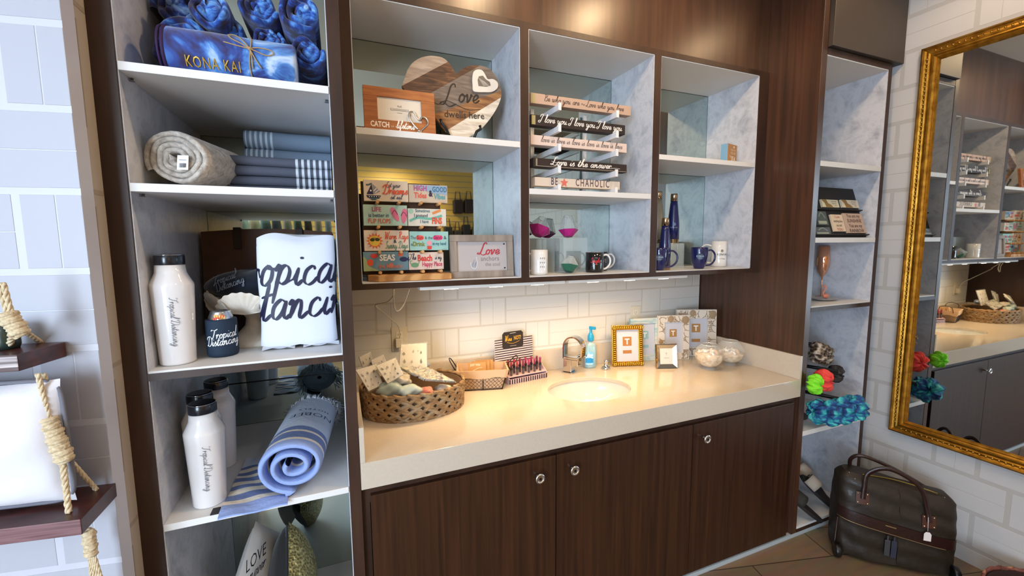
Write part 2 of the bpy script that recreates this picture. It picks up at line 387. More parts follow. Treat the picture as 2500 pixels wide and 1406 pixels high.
# floor
mf = bpy.data.materials.new('floor_planks'); mf.use_nodes = True; nt = mf.node_tree; bs = nt.nodes['Principled BSDF']
tc = nt.nodes.new('ShaderNodeTexCoord'); mp = nt.nodes.new('ShaderNodeMapping'); mp.inputs['Rotation'].default_value = (0, 0, .25)
br = nt.nodes.new('ShaderNodeTexBrick'); br.inputs['Scale'].default_value = 1.0; br.inputs['Brick Width'].default_value = .9; br.inputs['Row Height'].default_value = .2; br.inputs['Mortar Size'].default_value = .003
br.inputs['Color1'].default_value = (*lin('#7d6852'), 1); br.inputs['Color2'].default_value = (*lin('#93785c'), 1); br.inputs['Mortar'].default_value = (*lin('#46382c'), 1)
nz = nt.nodes.new('ShaderNodeTexNoise'); nz.inputs['Scale'].default_value = 5; nz.inputs['Detail'].default_value = 7
mx = nt.nodes.new('ShaderNodeMix'); mx.data_type = 'RGBA'; mx.blend_type = 'MULTIPLY'; mx.inputs[0].default_value = .55
m2 = nt.nodes.new('ShaderNodeMapping'); m2.inputs['Scale'].default_value = (1, 6, 1); m2.inputs['Rotation'].default_value = (0, 0, .25)
nt.links.new(tc.outputs['Object'], mp.inputs[0]); nt.links.new(mp.outputs[0], br.inputs[0]); nt.links.new(tc.outputs['Object'], m2.inputs[0]); nt.links.new(m2.outputs[0], nz.inputs[0])
nt.links.new(br.outputs['Color'], mx.inputs[6]); nt.links.new(nz.outputs['Color'], mx.inputs[7]); nt.links.new(mx.outputs[2], bs.inputs['Base Color']); bs.inputs['Roughness'].default_value = .45
MB().box((-3.2, -4.8, -.05), (XR, 1.0, 0)).build('floor', mf, at=(0, 0, 0), kind='structure')
MB().box((-3.2, -4.8, HC), (XR, 1.0, HC+.05)).build('ceiling', mat('#d9d2c6', .8), kind='structure')
# shop wall behind the photographer: slatwall, seen only in the mirrors
b = MB(); b.box((-3.2, -4.85, 0), (XR, -4.8, HC), 1)
for k in range(29):
    b.box((-1.0, -4.8, .12+k*.1), (XR, -4.785, .205+k*.1), 0)
b.build('wall_front', [mat('#e0b45c', .5), mat('#cfc4b0', .7)], kind='structure')
# side wall with the shop windows (the daylight comes from here)
b = MB()
b.box((-3.25, -4.8, 0), (-3.2, 1.0, .7)); b.box((-3.25, -4.8, 2.75), (-3.2, 1.0, HC)); b.box((-3.25, -1.2, .7), (-3.2, 1.0, 2.75)); b.box((-3.25, -4.8, .7), (-3.2, -4.1, 2.75))
b.build('wall_side', mat('#cfcdca', .7), kind='structure')
b = MB()
for y in (-4.1, -3.15, -2.2, -1.22): b.box((-3.24, y, .7), (-3.18, y+.04, 2.75))
b.box((-3.24, -4.1, .7), (-3.18, -1.2, .74)); b.box((-3.24, -4.1, 2.71), (-3.18, -1.2, 2.75))
b.build('window_1', mat('#55504a', .5), kind='structure')
MB().box((-3.2, .9, 0), (-.60, 1.0, HC)).build('wall_corner', mat('#cfcdca', .7), kind='structure')

# ================================================================== LEFT SHELVING TOWER
T = thing('shelving_tower', 'tall dark-framed shelving tower with marble-look sides, left of the counter', 'shelving', (-.26, .0, 0))
b = MB(); b.box((-.55, 0, .022), (-.4995, .72, HC-.01)); b.build('side_panel', M_EDGE, T, bevel=.001)
b = MB(); b.box((-.002, 0, .022), (.034, .72, HC-.01)); b.build('side_panel', M_EDGE, T, bevel=.001)
b = MB(); b.box((-.4995, .004, .04), (-.497, .70, HC-.02)); b.box((-.0045, .004, .04), (-.002, .70, HC-.02)); b.build('marble_lining', M_MARBLE, T)
SH1, SH2, SH3, SH4 = 2.081, 1.777, 1.269, .821
for z, t in ((SH1, .022), (SH2, .022), (SH4, .020)):
    MB().box((-.497, .0, z-t), (-.0045, .70, z)).build('shelf', M_SHELF, T, bevel=.001)
MB().box((-.497, .004, SH3-.006), (-.0045, .70, SH3)).box((-.4995, .0, SH3-.026), (-.002, .70, SH3-.006), 1).build('shelf', [M_SHELF, M_EDGE], T)
MB().box((-.497, .004, .04), (-.0045, .70, .05)).box((-.4995, .0, .022), (-.002, .70, .04), 1).build('shelf', [M_SHELF, M_EDGE], T)
for z0, z1 in ((.05, SH4-.02), (SH4, 1.01), (1.014, SH3-.026), (SH3, SH2-.022), (SH2, SH1-.022), (SH1, HC-.03)):
    MB().box((-.496, .700, z0+.001), (-.006, .705, z1-.001)).build('mirror', M_MIRROR, T)
MB().box((-.499, .706, .04), (-.003, .718, HC-.02)).build('back_panel', M_SEAM, T)
for z in (SH1-.022, SH2-.022, SH4-.020):
    for x in (-.490, -.012): MB().lathe([(.004, -.0002), (.004, -.006), (.007, -.008)], (x, .06, z), 8).build('shelf_pin', mat('#8b8d90', .3, .8), T)

# ================================================================== WALL CABINET
U = .27; ZB = 1.466; ZT = 2.496; XS = ((.080, .733), (.776, 1.430), (1.475, 2.136))
WC = thing('wall_cabinet', 'dark-framed open wall cabinet of three mirrored bays above the counter', 'cabinet', (1.1, U, 1.44))
MB().box((.0345, U, ZB-.025), (2.2105, .64, ZB-.003)).box((.08, U+.003, ZB-.003), (2.136, .615, ZB), 1).build('bottom_panel', [M_EDGE, M_SHELF], WC)
MB().box((.0345, U, ZT+.003), (2.2105, .64, ZT+.028)).box((.08, U+.003, ZT), (2.136, .615, ZT+.003), 1).build('top_panel', [M_EDGE, M_SHELF], WC)
for x0, x1 in ((.0345, .080), (.733, .776), (1.430, 1.475), (2.136, 2.2105)):
    b = MB(); b.box((x0+(.0025 if x0 > .1 else 0), U, ZB-.003), (x1-(.0025 if x1 < 2.2 else 0), .64, ZT+.003))
    o = b.build('upright', M_EDGE, WC)
    b = MB()
    if x0 > .1: b.box((x0, U+.002, ZB), (x0+.0025, .613, ZT))
    if x1 < 2.2: b.box((x1-.0025, U+.002, ZB), (x1, .613, ZT))
    b.build('marble_lining', M_MARBLE, WC)
SU = (2.040, 1.848, 2.041)
for (x0, x1), z in zip(XS, SU):
    MB().box((x0, U, z-.024), (x1, .612, z)).build('shelf', M_SHELF, WC, bevel=.0008)
    MB().box((x0+.002, .613, ZB+.002), (x1-.002, .618, z-.026)).build('mirror', M_MIRROR, WC)
    MB().box((x0+.002, .613, z+.002), (x1-.002, .618, ZT-.003)).build('mirror', M_MIRROR, WC)
MB().box((.05, .620, ZB), (2.18, .638, ZT)).build('back_panel', M_SEAM, WC)
tag(MB().box((.0345, U+.012, ZT+.029), (2.2105, U+.03, HC-.001)).build('fascia_panel', M_FASCIA), 'brown wood-look fascia panel above the wall cabinet', 'panel')
# panel between counter and right tower
tag(MB().box((2.2112, .0, .022), (2.2525, .72, HC-.001)).build('end_panel', M_BROWN, bevel=.0015), 'tall brown wood-look end panel at the right end of the counter', 'panel')

# ================================================================== RIGHT SHELVING TOWER
R = thing('shelving_tower', 'narrow dark-framed shelving tower between the end panel and the brick-pattern wall', 'shelving', (2.52, 0, 0))
MB().box((2.763, 0, .022), (2.790, .70, 2.549)).build('side_panel', M_EDGE, R, bevel=.001)
MB().box((2.7605, .003, .05), (2.763, .70, 2.515)).box((2.2527, .003, .05), (2.2545, .70, 2.515)).build('marble_lining', M_MARBLE, R)
for z, t in ((2.013, .026), (1.630, .026), (.600, .026)):
    MB().box((2.2547, 0, z-t), (2.7603, .66, z)).build('shelf', M_SHELF, R, bevel=.0008)
MB().box((2.2547, .003, 1.268), (2.7603, .66, 1.274)).box((2.2547, 0, 1.246), (2.7628, .66, 1.268), 1).build('shelf', [M_SHELF, M_EDGE], R)
MB().box((2.2547, .0, .043), (2.7603, .66, .056)).box((2.2547, 0, .022), (2.7628, .66, .043), 1).build('shelf', [M_SHELF, M_EDGE], R)
MB().box((2.2547, 0, 2.519), (2.7628, .66, 2.549)).box((2.2547, .003, 2.514), (2.7628, .66, 2.519), 1).build('top_panel', [M_EDGE, M_SHELF], R)
for z0, z1 in ((.058, .572), (.602, 1.244), (1.276, 1.602), (1.632, 1.985), (2.015, 2.512)):
    MB().box((2.257, .662, z0), (2.759, .667, z1)).build('mirror', M_MIRROR, R)
MB().box((2.2547, .669, .022), (2.7628, .69, 2.549)).build('back_panel', M_SEAM, R)
tag(MB().box((2.2545, -.022, 2.552), (2.845, .30, HC-.001)).build('overhead_cupboard', M_CHAR, bevel=.0015), 'dark charcoal overhead cupboard above the narrow right tower', 'cupboard')
# plinth strip
b = MB(); b.box((-.55, .0, 0), (2.80, .70, .0215)); b.build('baseboard_back', mat('#a9b3b8', .4), kind='structure')

# ================================================================== BASE CABINET
B = thing('base_cabinet', 'dark wood-look base cabinet with three doors under the beige counter', 'cabinet', (1.12, 0, .022))
MB().box((.0345, .020, .022), (.060, .66, .7995)).box((2.185, .020, .022), (2.2105, .66, .7995)).box((.060, .020, .022), (2.185, .66, .045)).box((.060, .640, .045), (2.185, .66, .7995)).box((.060, .020, .74), (2.185, .04, .7995)).build('carcass', M_EDGE, B)
kn = ((.700, PY(1320, 1170, -.035)), (.856, PY(1405, 1150, -.035)), (1.575, PY(1729, 1073, -.035)))
for (x0, x1), (kx, kp) in zip(((.062, .763), (.767, 1.478), (1.482, 2.172)), kn):
    d = MB().box((x0, 0, .030), (x1, .019, .773)).build('door', M_DOOR, B, bevel=.0012)
    kz = kp.z; kx = kp.x
    b = MB(); b.lathe([(.006, 0), (.0055, .012), (.0045, .026)], (kx, -.0004, kz), 14, axis=(0, -1, 0))
    n = 28; m = 10; c = V((kx, -.033, kz))
    b.grid(lambda u, v: c+V(((.0155+.0050*math.cos(2*PI*v))*math.cos(2*PI*u), -.0038*math.sin(2*PI*v), (.0155+.0050*math.cos(2*PI*v))*math.sin(2*PI*u))), n, m)
    b.lathe([(.0145, -.0025), (.0145, .001)], c, 24, axis=(0, -1, 0), mi=1)
    b.lathe([(.0055, .001), (.0055, .0022)], c, 16, axis=(0, -1, 0), mi=2)
    b.build('knob', [M_CHROME, mat('#cfc6b8', .22, 1.0), M_BLACK], d)

# ================================================================== COUNTERTOP with sink cut-out
CZ = .893; SC = (1.125, .325); SA, SB = .215, .170
b = MB(); x0, x1, y0, y1 = .0345, 2.2105, -.003, .689
n = 64; inner = [(SC[0]+SA*math.cos(2*PI*i/n), SC[1]+SB*math.sin(2*PI*i/n)) for i in range(n)]
def edge_pt(a):
    dx, dy = math.cos(a), math.sin(a); ts = []
    if dx > 1e-9: ts.append((x1-SC[0])/dx)
    if dx < -1e-9: ts.append((x0-SC[0])/dx)
    if dy > 1e-9: ts.append((y1-SC[1])/dy)
    if dy < -1e-9: ts.append((y0-SC[1])/dy)
    t = min(ts); return (SC[0]+dx*t, SC[1]+dy*t)
angs = [2*PI*i/n for i in range(n)]
outer = [edge_pt(a) for a in angs]
# snap the nearest sample to each corner
for cx, cy in ((x0, y0), (x1, y0), (x1, y1), (x0, y1)):
    k = min(range(n), key=lambda i: (outer[i][0]-cx)**2+(outer[i][1]-cy)**2); outer[k] = (cx, cy)
vs = [(p[0], p[1], CZ) for p in inner]+[(p[0], p[1], CZ) for p in outer]+[(p[0], p[1], CZ-.02) for p in inner]+[(p[0], p[1], CZ-.092) for p in outer]
fs = []
for i in range(n):
    j = (i+1) % n; fs += [(i, n+i, n+j, j), (i, j, 2*n+j, 2*n+i), (n+i, 3*n+i, 3*n+j, n+j), (2*n+i, 2*n+j, 3*n+j, 3*n+i)]
b.add(vs, fs); CT = b.build('countertop', M_COUNTER, bevel=.0015)
tag(CT, 'long beige quartz countertop with upstands and an oval sink cut-out', 'countertop')
MB().box((.0345, .6705, CZ), (2.2105, .689, 1.013)).build('backsplash', M_COUNTER, CT, bevel=.0012)
MB().box((.0345, -.003, CZ), (.050, .6705, 1.015)).build('side_splash', M_COUNTER, CT, bevel=.0012)
MB().box((2.196, -.003, CZ), (2.2105, .6705, 1.018)).build('side_splash', M_COUNTER, CT, bevel=.0012)
b = MB(); prof = []
for i in range(13):
    t = i/12*PI/2; prof.append((math.cos(t)**.6 if i < 12 else .06, -.125*math.sin(t)))
prof = [(1.0, -.001)]+[(r*1.0, z-.020) for r, z in prof]
b.lathe([(r, z) for r, z in prof], (SC[0], SC[1], CZ), 64, sx=SA+.004, sy=SB+.004, cap=False)
b.lathe([(.022, 0), (.022, .002), (.012, .001)], (SC[0], SC[1], CZ-.1445), 20, mi=1)
tag(b.build('sink', [M_PORC, M_CHROME]), 'white oval undermount sink set in the beige counter', 'sink')
# ================================================================== shapes shared by several things
def roll(b, F, r, length, turns, th, su=1.0, sv=1.0, mi=0, wob=.03, seed=0, r0=.004, rim=.010, ph=0.0, nper=26, tail=None):
    rnd = random.Random(seed); p1, p2, p3 = [rnd.uniform(0, 6) for _ in range(3)]; k1, k2 = rnd.choice((2, 3)), rnd.choice((3, 4, 5))
    N = int(turns*nper)
    def pt(t, off, w):
        a = 2*PI*turns*t+ph; rr = (r0+(r-th*.5-r0)*t)
        rr *= 1+wob*math.sin(k1*a+p1)+wob*.6*math.sin(k2*a+p2+t*3)
        rr += off; ww = w+rim*.5*math.sin(k2*a+p3)*(1 if w > -rim*2 else 0)
        return F(rr*math.cos(a)*su, rr*math.sin(a)*sv, ww)
    prof = [(-.5, -length), (-.5, -rim), (-.34, -rim*.3), (0, 0), (.34, -rim*.3), (.5, -rim), (.5, -length)]
    def fn(u, v):
        j = round(u*6); off, w = prof[j]; return pt(v, off*th, w)
    b.grid(fn, 6, N, mi)
def cushion(b, F, w, h, t, mi=0, n=16, pinch=.35, wr=.0, seed=0, mif=None):
    rnd = random.Random(seed); p = [rnd.uniform(0, 6) for _ in range(4)]
    def fn(sg):
        def g(u, v):
            x = 2*u-1; y = 2*v-1
            e = ((1-abs(x)**2.6)*(1-abs(y)**2.6))**.5 if abs(x) < 1 and abs(y) < 1 else 0
            kx = 1-.06*(1-abs(y))**1*pinch*0-(.05*pinch)*(1-y*y); ky = 1-(.05*pinch)*(1-x*x)
            z = sg*t*.5*e*(1+wr*math.sin(5*x+p[0]+3*y)+wr*math.sin(7*y+p[1]-2*x))
            return F(x*w*.5*kx, y*h*.5*ky, z)
        return g
    b.grid(fn(1), n, n, mi, mif=mif); b.grid(lambda u, v: fn(-1)(1-u, v), n, n, mi, mif=mif)

# ================================================================== TOWER, TOP BAY: rolled tie-dye blankets
z0 = SH1
rolls = [ # px, py of the end face, radius, depth, wording
 ((372, 118), .062, .18, 'nearest the left panel in the bottom row'),
 ((448, 84), .066, .14, 'left in the second row, above the long blanket'),
 ((552, 74), .058, .19, 'small one in the middle of the second row'),
 ((652, 98), .053, .175, 'peeking over the long blanket, beside the twine bow'),
 ((762, 124), .056, .10, 'at the right end of the long blanket'),
 ((404, 8), .070, .22, 'dark, at the top left of the pile'),
 ((502, 14), .066, .12, 'top row, second from the left'),
 ((628, 8), .060, .15, 'top row, third from the left'),
 ((738, 22), .068, .11, 'top row, against the right panel'),
]
for i, ((px, py), r, y, w) in enumerate(rolls):
    c = PY(px, py, y); c.x = min(max(c.x, -.494+r), -.008-r); c.z = max(c.z, z0+r*1.02)
    b = MB(); F = frame(c, (1, 0, 0), (0, 0, 1))
    roll(b, F, r*1.0, .36, 2.2+.3*(i % 2), r*.30, mi=0, wob=.05, seed=i, rim=.022, ph=i*1.3, r0=.010)
    b.ell(c+V((.2*r, .03, 0)), (r*.45, .03, r*.45), mi=0)
    tag(b.build('rolled_blanket', [M_TIE if i not in (0, 5) else M_TIE2]), 'rolled blue tie-dye blanket, '+w, 'blanket', 'rolled tie-dye blankets')
t = thing('rolled_blanket', 'long blue and white tie-dye blanket roll tied with a twine bow', 'blanket', (-.25, .085, SH1), 'rolled tie-dye blankets')
rc = V((-.25, .086, SH1+.0668)); RR = .0650
b = MB()
b.lathe([(.048, -.166), (.060, -.163), (RR, -.155), (RR+.001, -.05), (RR-.001, .06), (RR, .150), (.059, .158), (.045, .160)], rc, 40, axis=(1, 0, 0))
b.build('blanket_roll', ramp_mat('tie_dye_light', 'noise', [(.34, '#24123e'), (.45, '#23418f'), (.54, '#4d86cc'), (.62, '#b0c8e6'), (.74, '#dde3ee')], (1, 1, 1), 9, 4, .75, 1.0, sheen=.3), t)
b = MB()
for xx, rr, mi in ((-.168, .0035, 0), (-.158, .0045, 0)):
    b.tube([rc+V((xx, (RR+.0005)*math.cos(a)*.98, (RR+.0005)*math.sin(a)*.98)) for a in [2*PI*k/40 for k in range(40)]], rr, 6, mi, closed=True)
b.build('piping', mat('#2a1040', .7), t)
M_TW = mat('#a98c63', .9)
def cyl_front(xo, zo, r=RR):  # u along x, v around the roll, on the side facing the camera
    return lambda u, v, w=0: rc+V((xo+u, -(r+w)*math.cos((v+zo)/r), (r+w)*math.sin((v+zo)/r)))
G = cyl_front(0, 0)
b = MB(); kx = .045; kv = .014
b.tube([rc+V((kx+.003*math.sin(a*3), (RR+.002)*math.cos(a), (RR+.002)*math.sin(a))) for a in [2*PI*k/40 for k in range(40)]], .0016, 5, closed=True)
for pts in ([(0, 0), (-.02, .012), (-.045, .026), (-.052, .044), (-.036, .046), (-.014, .02), (0, 0)], [(0, 0), (.02, .006), (.050, .004), (.058, -.006), (.04, -.012), (.014, -.004), (0, 0)],
            [(0, 0), (-.03, .004), (-.062, .010)], [(0, 0), (.01, -.02), (.026, -.046)], [(0, 0), (.004, -.02), (.004, -.05)]):
    b.tube([G(kx+p[0], kv+p[1], .004) for p in catmull(pts, 5)], .0016, 5)
b.ell(G(kx, kv, .004), (.005, .005, .005))
b.build('twine_bow', M_TW, t)
F2 = lambda u, v, w=0: G(-.046+u, -.050+v, w)
printed('lettering', F2, [txt('KONA KAI', 0, 0, .040, '#c9a544', spacing=1.15, bold=.002, sx=.62)], t, w=.0030, rough=.4, metal=.6)

# ================================================================== TOWER, SECOND BAY
M_THROW = ramp_mat('throw_knit', 'noise', [(.3, '#8f877f'), (.5, '#b3aaa0'), (.7, '#cdc6bc')], (1, 1, 1), 60, 5, .95, .6, sheen=.3, bump=.5)
t = thing('rolled_throw', 'thick beige-grey throw rolled into a spiral on the left of the towel shelf', 'throw', (-.40, .2, SH2))
b = MB(); c = V((-.413, .075, SH2+.082)); d = V((.27, .96, 0)).normalized()
F = frame(c, V((.96, -.27, 0)), (0, 0, 1))
roll(b, F, .082, .27, 4.2, .0145, su=1.12, sv=.97, wob=.035, seed=5, rim=.008, r0=.012, ph=2.4)
b.build('knit_roll', M_THROW, t)
Fg = frame(c+V((.020, -.016, -.012)), V((.98, -.2, 0)), (.10, 0, .99))
b = MB(); b.fbox(Fg, -.014, .014, -.022, .018, 0, .0006); g = b.build('price_tag', mat('#e9eaee', .5), t)
printed('printed_text', Fg, [('g', [(-.008+.0022*k, -.016), (-.0068+.0022*k, -.016), (-.0068+.0022*k, -.004), (-.008+.0022*k, -.004)], '#2a2a33') for k in range(8)]+[('g', [(-.009, .004), (.009, .004), (.009, .006), (-.009, .006)], '#8a8a92')], g, w=.0009)
def stripes_mat(name, base, st, n0, n1, per, rough=.85, axis=0, off=0.0):
    # stripes along one object axis between n0 and n1 (metres), period per
    m = bpy.data.materials.new(name); m.use_nodes = True; nt = m.node_tree; bs = nt.nodes['Principled BSDF']; bs.inputs['Roughness'].default_value = rough
    tc = nt.nodes.new('ShaderNodeTexCoord'); sp = nt.nodes.new('ShaderNodeSeparateXYZ'); nt.links.new(tc.outputs['Object'], sp.inputs[0])
    def M(op, a, b_=None):
        q = nt.nodes.new('ShaderNodeMath'); q.operation = op
        for i, x in enumerate((a, b_)):
            if x is None: continue
            if isinstance(x, (int, float)): q.inputs[i].default_value = x
            else: nt.links.new(x, q.inputs[i])
        return q.outputs[0]
    x = sp.outputs[axis]; ph = M('FRACT', M('DIVIDE', M('ADD', x, 10*per+off), per)); a = M('LESS_THAN', ph, .45)
    f = M('MULTIPLY', a, M('MULTIPLY', M('GREATER_THAN', x, n0), M('LESS_THAN', x, n1)))
    mx = nt.nodes.new('ShaderNodeMix'); mx.data_type = 'RGBA'; nt.links.new(f, mx.inputs[0]); mx.inputs[6].default_value = (*lin(base), 1); mx.inputs[7].default_value = (*lin(st), 1)
    nt.links.new(mx.outputs[2], bs.inputs['Base Color'])
    nz = nt.nodes.new('ShaderNodeTexNoise'); nz.inputs['Scale'].default_value = 220; bp = nt.nodes.new('ShaderNodeBump'); bp.inputs['Strength'].default_value = .3; bp.inputs['Distance'].default_value = .002
    nt.links.new(tc.outputs['Object'], nz.inputs['Vector']); nt.links.new(nz.outputs['Fac'], bp.inputs['Height']); nt.links.new(bp.outputs[0], bs.inputs['Normal'])
    return m
def folded(label, x0, x1, y0, y1, z0_, z1_, m, at):
    b = MB(); h = z1_-z0_; n = 4; lay = h/n
    for k in range(n):
        za = z0_+k*lay; yy = y0+.004*math.sin(k*2.1)
        prof = [(yy+lay*.5-lay*.5*math.cos(a), za+lay*.5-lay*.49*math.sin(a)*-1) for a in [PI*j/8-PI/2 for j in range(9)]]
        pts = [(yy+lay*.5-lay*.5*math.cos(a), za+lay*.5+lay*.495*math.sin(a)) for a in [-PI/2+PI*j/8 for j in range(9)]]+[(y1, za+lay*.99), (y1, za+lay*.01)]
        N = len(pts); kk = 6
        b.grid(lambda u, v, pts=pts, N=N: V((x0+(x1-x0)*u, pts[round(v*N) % N][0]+.003*math.sin(9*u+k), pts[round(v*N) % N][1])), kk, N, 0)
    for xx in (x0+.0005, x1-.0005): b.add([(xx, y0+.01, z0_+.002), (xx, y1, z0_+.002), (xx, y1, z1_-.002), (xx, y0+.01, z1_-.002)], [(0, 1, 2, 3)], 0)
    return tag(b.build('folded_towel', m, at=at), label, 'towel', 'folded striped towels')
folded('folded charcoal-blue towel with white stripes at its right end, in front', -.318, -.010, .20, .42, SH2, SH2+.125, stripes_mat('towel_a', '#4c505e', '#c4cad2', .045, .2, .018, off=.004), (-.17, .3, SH2))
folded('paler grey-blue towel with white stripes at its left end, behind on top', -.305, -.010, .44, .66, SH2, SH2+.265, stripes_mat('towel_b', '#6f8092', '#b9c6d2', -.15, -.055, .017), (-.15, .5, SH2))

# ================================================================== WHITE BOTTLES
M_BOT = mat('#e2dedd', .16, coat=.4); M_CAP = mat('#10151f', .25, coat=.3)
def bottle(x, y, z, label, seed=0):
    t = thing('water_bottle', label, 'bottle', (x, y, z), 'white bottles with black caps')
    b = MB(); b.lathe([(.038, 0), (.0425, .002), (.044, .006), (.0455, .05), (.0490, .13), (.0520, .20), (.0535, .228), (.0528, .234), (.046, .248), (.0395, .262), (.0375, .268), (.0355, .289)], (x, y, z), 44)
    b.build('bottle_body', M_BOT, t)
    b = MB(); b.lathe([(.0355, .2895), (.0362, .291), (.0362, .314), (.034, .3185), (.028, .320)], (x, y, z), 40)
    b.tube([V((x+.034*math.cos(a), y+.034*math.sin(a), z+.3175)) for a in [2*PI*k/36 for k in range(36)]], .0012, 5, 1, closed=True)
    b.build('cap', [M_CAP, M_CHROME], t)
    # lettering running down the side, wrapped round the body
    a0 = math.atan2(CAM.y-y, CAM.x-x)-.10
    def F(u, v, w=0):
        zz = z+.128-u; r = .050+(.0525-.047)*(zz-z-.13)/.14+w+.0004; an = a0+v/r
        return V((x+r*math.cos(an), y+r*math.sin(an), zz))
    printed('lettering', F, [scr('Tropical Distancing', 0, -.004, .020, '#5d6673', wt=.06, sx=.92)], t, w=.0003)
    return t
c = PZ(428, 893, SH3); bottle(c.x-.003, .085, SH3, 'white bottle with black cap, alone beside the navy can')
bottle(-.404, .085, SH4, 'frontmost of the three white bottles on the lower shelf')
bottle(-.437, .190, SH4, 'middle white bottle, half hidden behind the front one')
bottle(-.424, .330, SH4, 'rearmost of the three white bottles, nearest the mirror')

# ================================================================== CAN IN A NAVY SLEEVE
t = thing('drink_can', 'silver drink can in a navy sleeve lettered in white', 'can', (-.350, .135, SH3)); cx, cy = -.350, .135
b = MB(); b.lathe([(.030, .003), (.033, .118), (.0325, .124), (.0275, .136), (.0275, .140), (.026, .141), (.025, .137), (.004, .136)], (cx, cy, SH3), 36, mi=0)
for k in range(10):
    a = -1.9+.09*k; zz = SH3+.119+.010*abs(math.sin(k*1.7)); rr = .0334-.0006*k*0
    b.ell((cx+rr*math.cos(a), cy+rr*math.sin(a), zz), (.0032, .0015, .005), mi=1+(k % 2), su=6, sv=4)
b.build('can_body', [mat('#c9ccd0', .22, 1.0), mat('#e2552a', .4), mat('#f0c070', .4)], t)
b = MB(); b.lathe([(.034, .0), (.0405, .003), (.0425, .012), (.0425, .112), (.041, .1165), (.034, .117)], (cx, cy, SH3), 40); b.build('foam_sleeve', mat('#16283c', .75), t)
a0 = math.atan2(CAM.y-cy, CAM.x-cx)+.06
Fc = lambda u, v, w=0: V((cx+(.0427+w)*math.cos(a0+u/.0427), cy+(.0427+w)*math.sin(a0+u/.0427), SH3+v))
printed('lettering', Fc, [scr('Tropical', .004, .062, .030, '#e9ecf0', rot=.06, wt=.10, sx=.76), scr('Distancing', 0, .040, .030, '#e9ecf0', rot=.06, wt=.10, sx=.76)], t)

# ================================================================== SHELL PEDESTAL BOWL
M_SHL = ramp_mat('shell', 'noise', [(.3, '#cfc2b2'), (.55, '#e2d8ca'), (.75, '#efe9df')], (1, 1, 1), 12, 5, .5, .5, bump=.3)
sx_, sy_ = -.285, .295
t = thing('pedestal_bowl', 'white pedestal bowl with a rim of scallop shells, behind the navy can', 'bowl', (sx_, sy_, SH3))
b = MB(); b.lathe([(.092, 0), (.094, .006), (.080, .020), (.052, .040), (.030, .065), (.026, .090), (.036, .108), (.070, .125), (.105, .145), (.118, .165), (.112, .166), (.095, .148), (.02, .128)], (sx_, sy_, SH3), 48)
b.build('pedestal', M_SHL, t)
def shell(b, c, out, size, tilt=.5):
    out = V(out).normalized(); side = V((-out.y, out.x, 0)); up = (V((0, 0, 1))*math.cos(tilt)+out*math.sin(tilt)).normalized(); n = out
    def fn(u, v):
        a = (u-.5)*2.7; r = v*size*(1-.12*(abs(u-.5)*2)**3)*(1+.02*math.cos(u*60)*v)
        dome = .30*size*math.sin(PI*min(v, 1)*.62)*math.cos((u-.5)*2.3)
        rib = .010*size*9*.18*math.cos(u*2*PI*11)*v
        return c+side*(r*math.sin(a))+up*(r*math.cos(a)*.92)+n*(dome+rib*.6)
    b.grid(fn, 66, 12)
for k in range(7):
    a = math.atan2(CAM.y-sy_, CAM.x-sx_)-.28+2*PI*k/7; b = MB(); o = V((math.cos(a), math.sin(a), 0))
    shell(b, V((sx_, sy_, SH3+.112))+o*.088, o, .092, .30); b.build('scallop_shell', M_SHL, t)
# folded navy shirts piled in the bowl
M_NAVY = mat('#111a2b', .9, sheen=.3, bump=(18, .5))
t = thing('folded_shirt', 'dark navy folded shirts with pale script, piled in the shell bowl', 'shirt', (sx_, sy_, SH3+.15))
b = MB(); cc = V((sx_+.01, sy_+.05, SH3+.205))
def fnn(u, v):
    a = 2*PI*u; q = PI*v; r = V((.165*math.sin(q)*math.cos(a), .088*math.sin(q)*math.sin(a), -.052*math.cos(q)))
    s_ = 1+.03*math.sin(3*a+4*q)+.02*math.sin(7*a); return cc+r*s_
b.grid(fnn, 40, 20); b.build('cloth', M_NAVY, t)
fo = PY(550, 696, .255)
def Fs(u, v, w=0):
    x = fo.x+.93*u-.36*v; z = fo.z+.36*u+.93*v; q = 1-((x-cc.x)/.165)**2-((z-cc.z)/.052)**2
    return V((x, cc.y-.088*math.sqrt(max(q, .12))*1.03-.004-w, z))
printed('lettering', Fs, [scr('Tropical', 0, .012, .030, '#8d95a3', wt=.07, sx=.75), scr('Distancing', .01, -.012, .030, '#8d95a3', wt=.07, sx=.75)], t, w=.002)

# ================================================================== BROWN TOTE BAG BEHIND
t = thing('tote_bag', 'large brown bag with dark straps standing against the tower mirror', 'bag', (-.25, .56, SH3))
b = MB(); b.grid(lambda u, v: V((-.485+.465*u, .50+.035*v+.012*math.cos(PI*u*2), SH3+.002+.395*v+.012*math.sin(PI*u)*v)), 20, 10)
b.grid(lambda u, v: V((-.485+.465*u, .63-.05*v, SH3+.002+.395*v+.012*math.sin(PI*u)*v)), 20, 10)
b.grid(lambda u, v: V((-.485, .50+.035*v+.012+(.63-.05*v-.512-.035*v)*u, SH3+.002+.395*v)), 4, 10)
b.grid(lambda u, v: V((-.485+.465*u, .512+.118*v, SH3+.002)), 4, 2)
b.build('leather_body', ramp_mat('brown_leather', 'noise', [(.3, '#3c2112'), (.7, '#5b3a26')], (1, 1, 1), 6, 4, .6, .3), t)
for xx in (-.363, -.145):
    F = frame((xx, .525, SH3+.33), (1, 0, 0), (0, .09, 1))
    b = MB(); b.fbox(F, -.013, .013, 0, .082, 0, .006); b.fbox(F, -.013, .013, .076, .084, -.05, .006); b.build('strap', mat('#26140e', .6), t, bevel=.002)

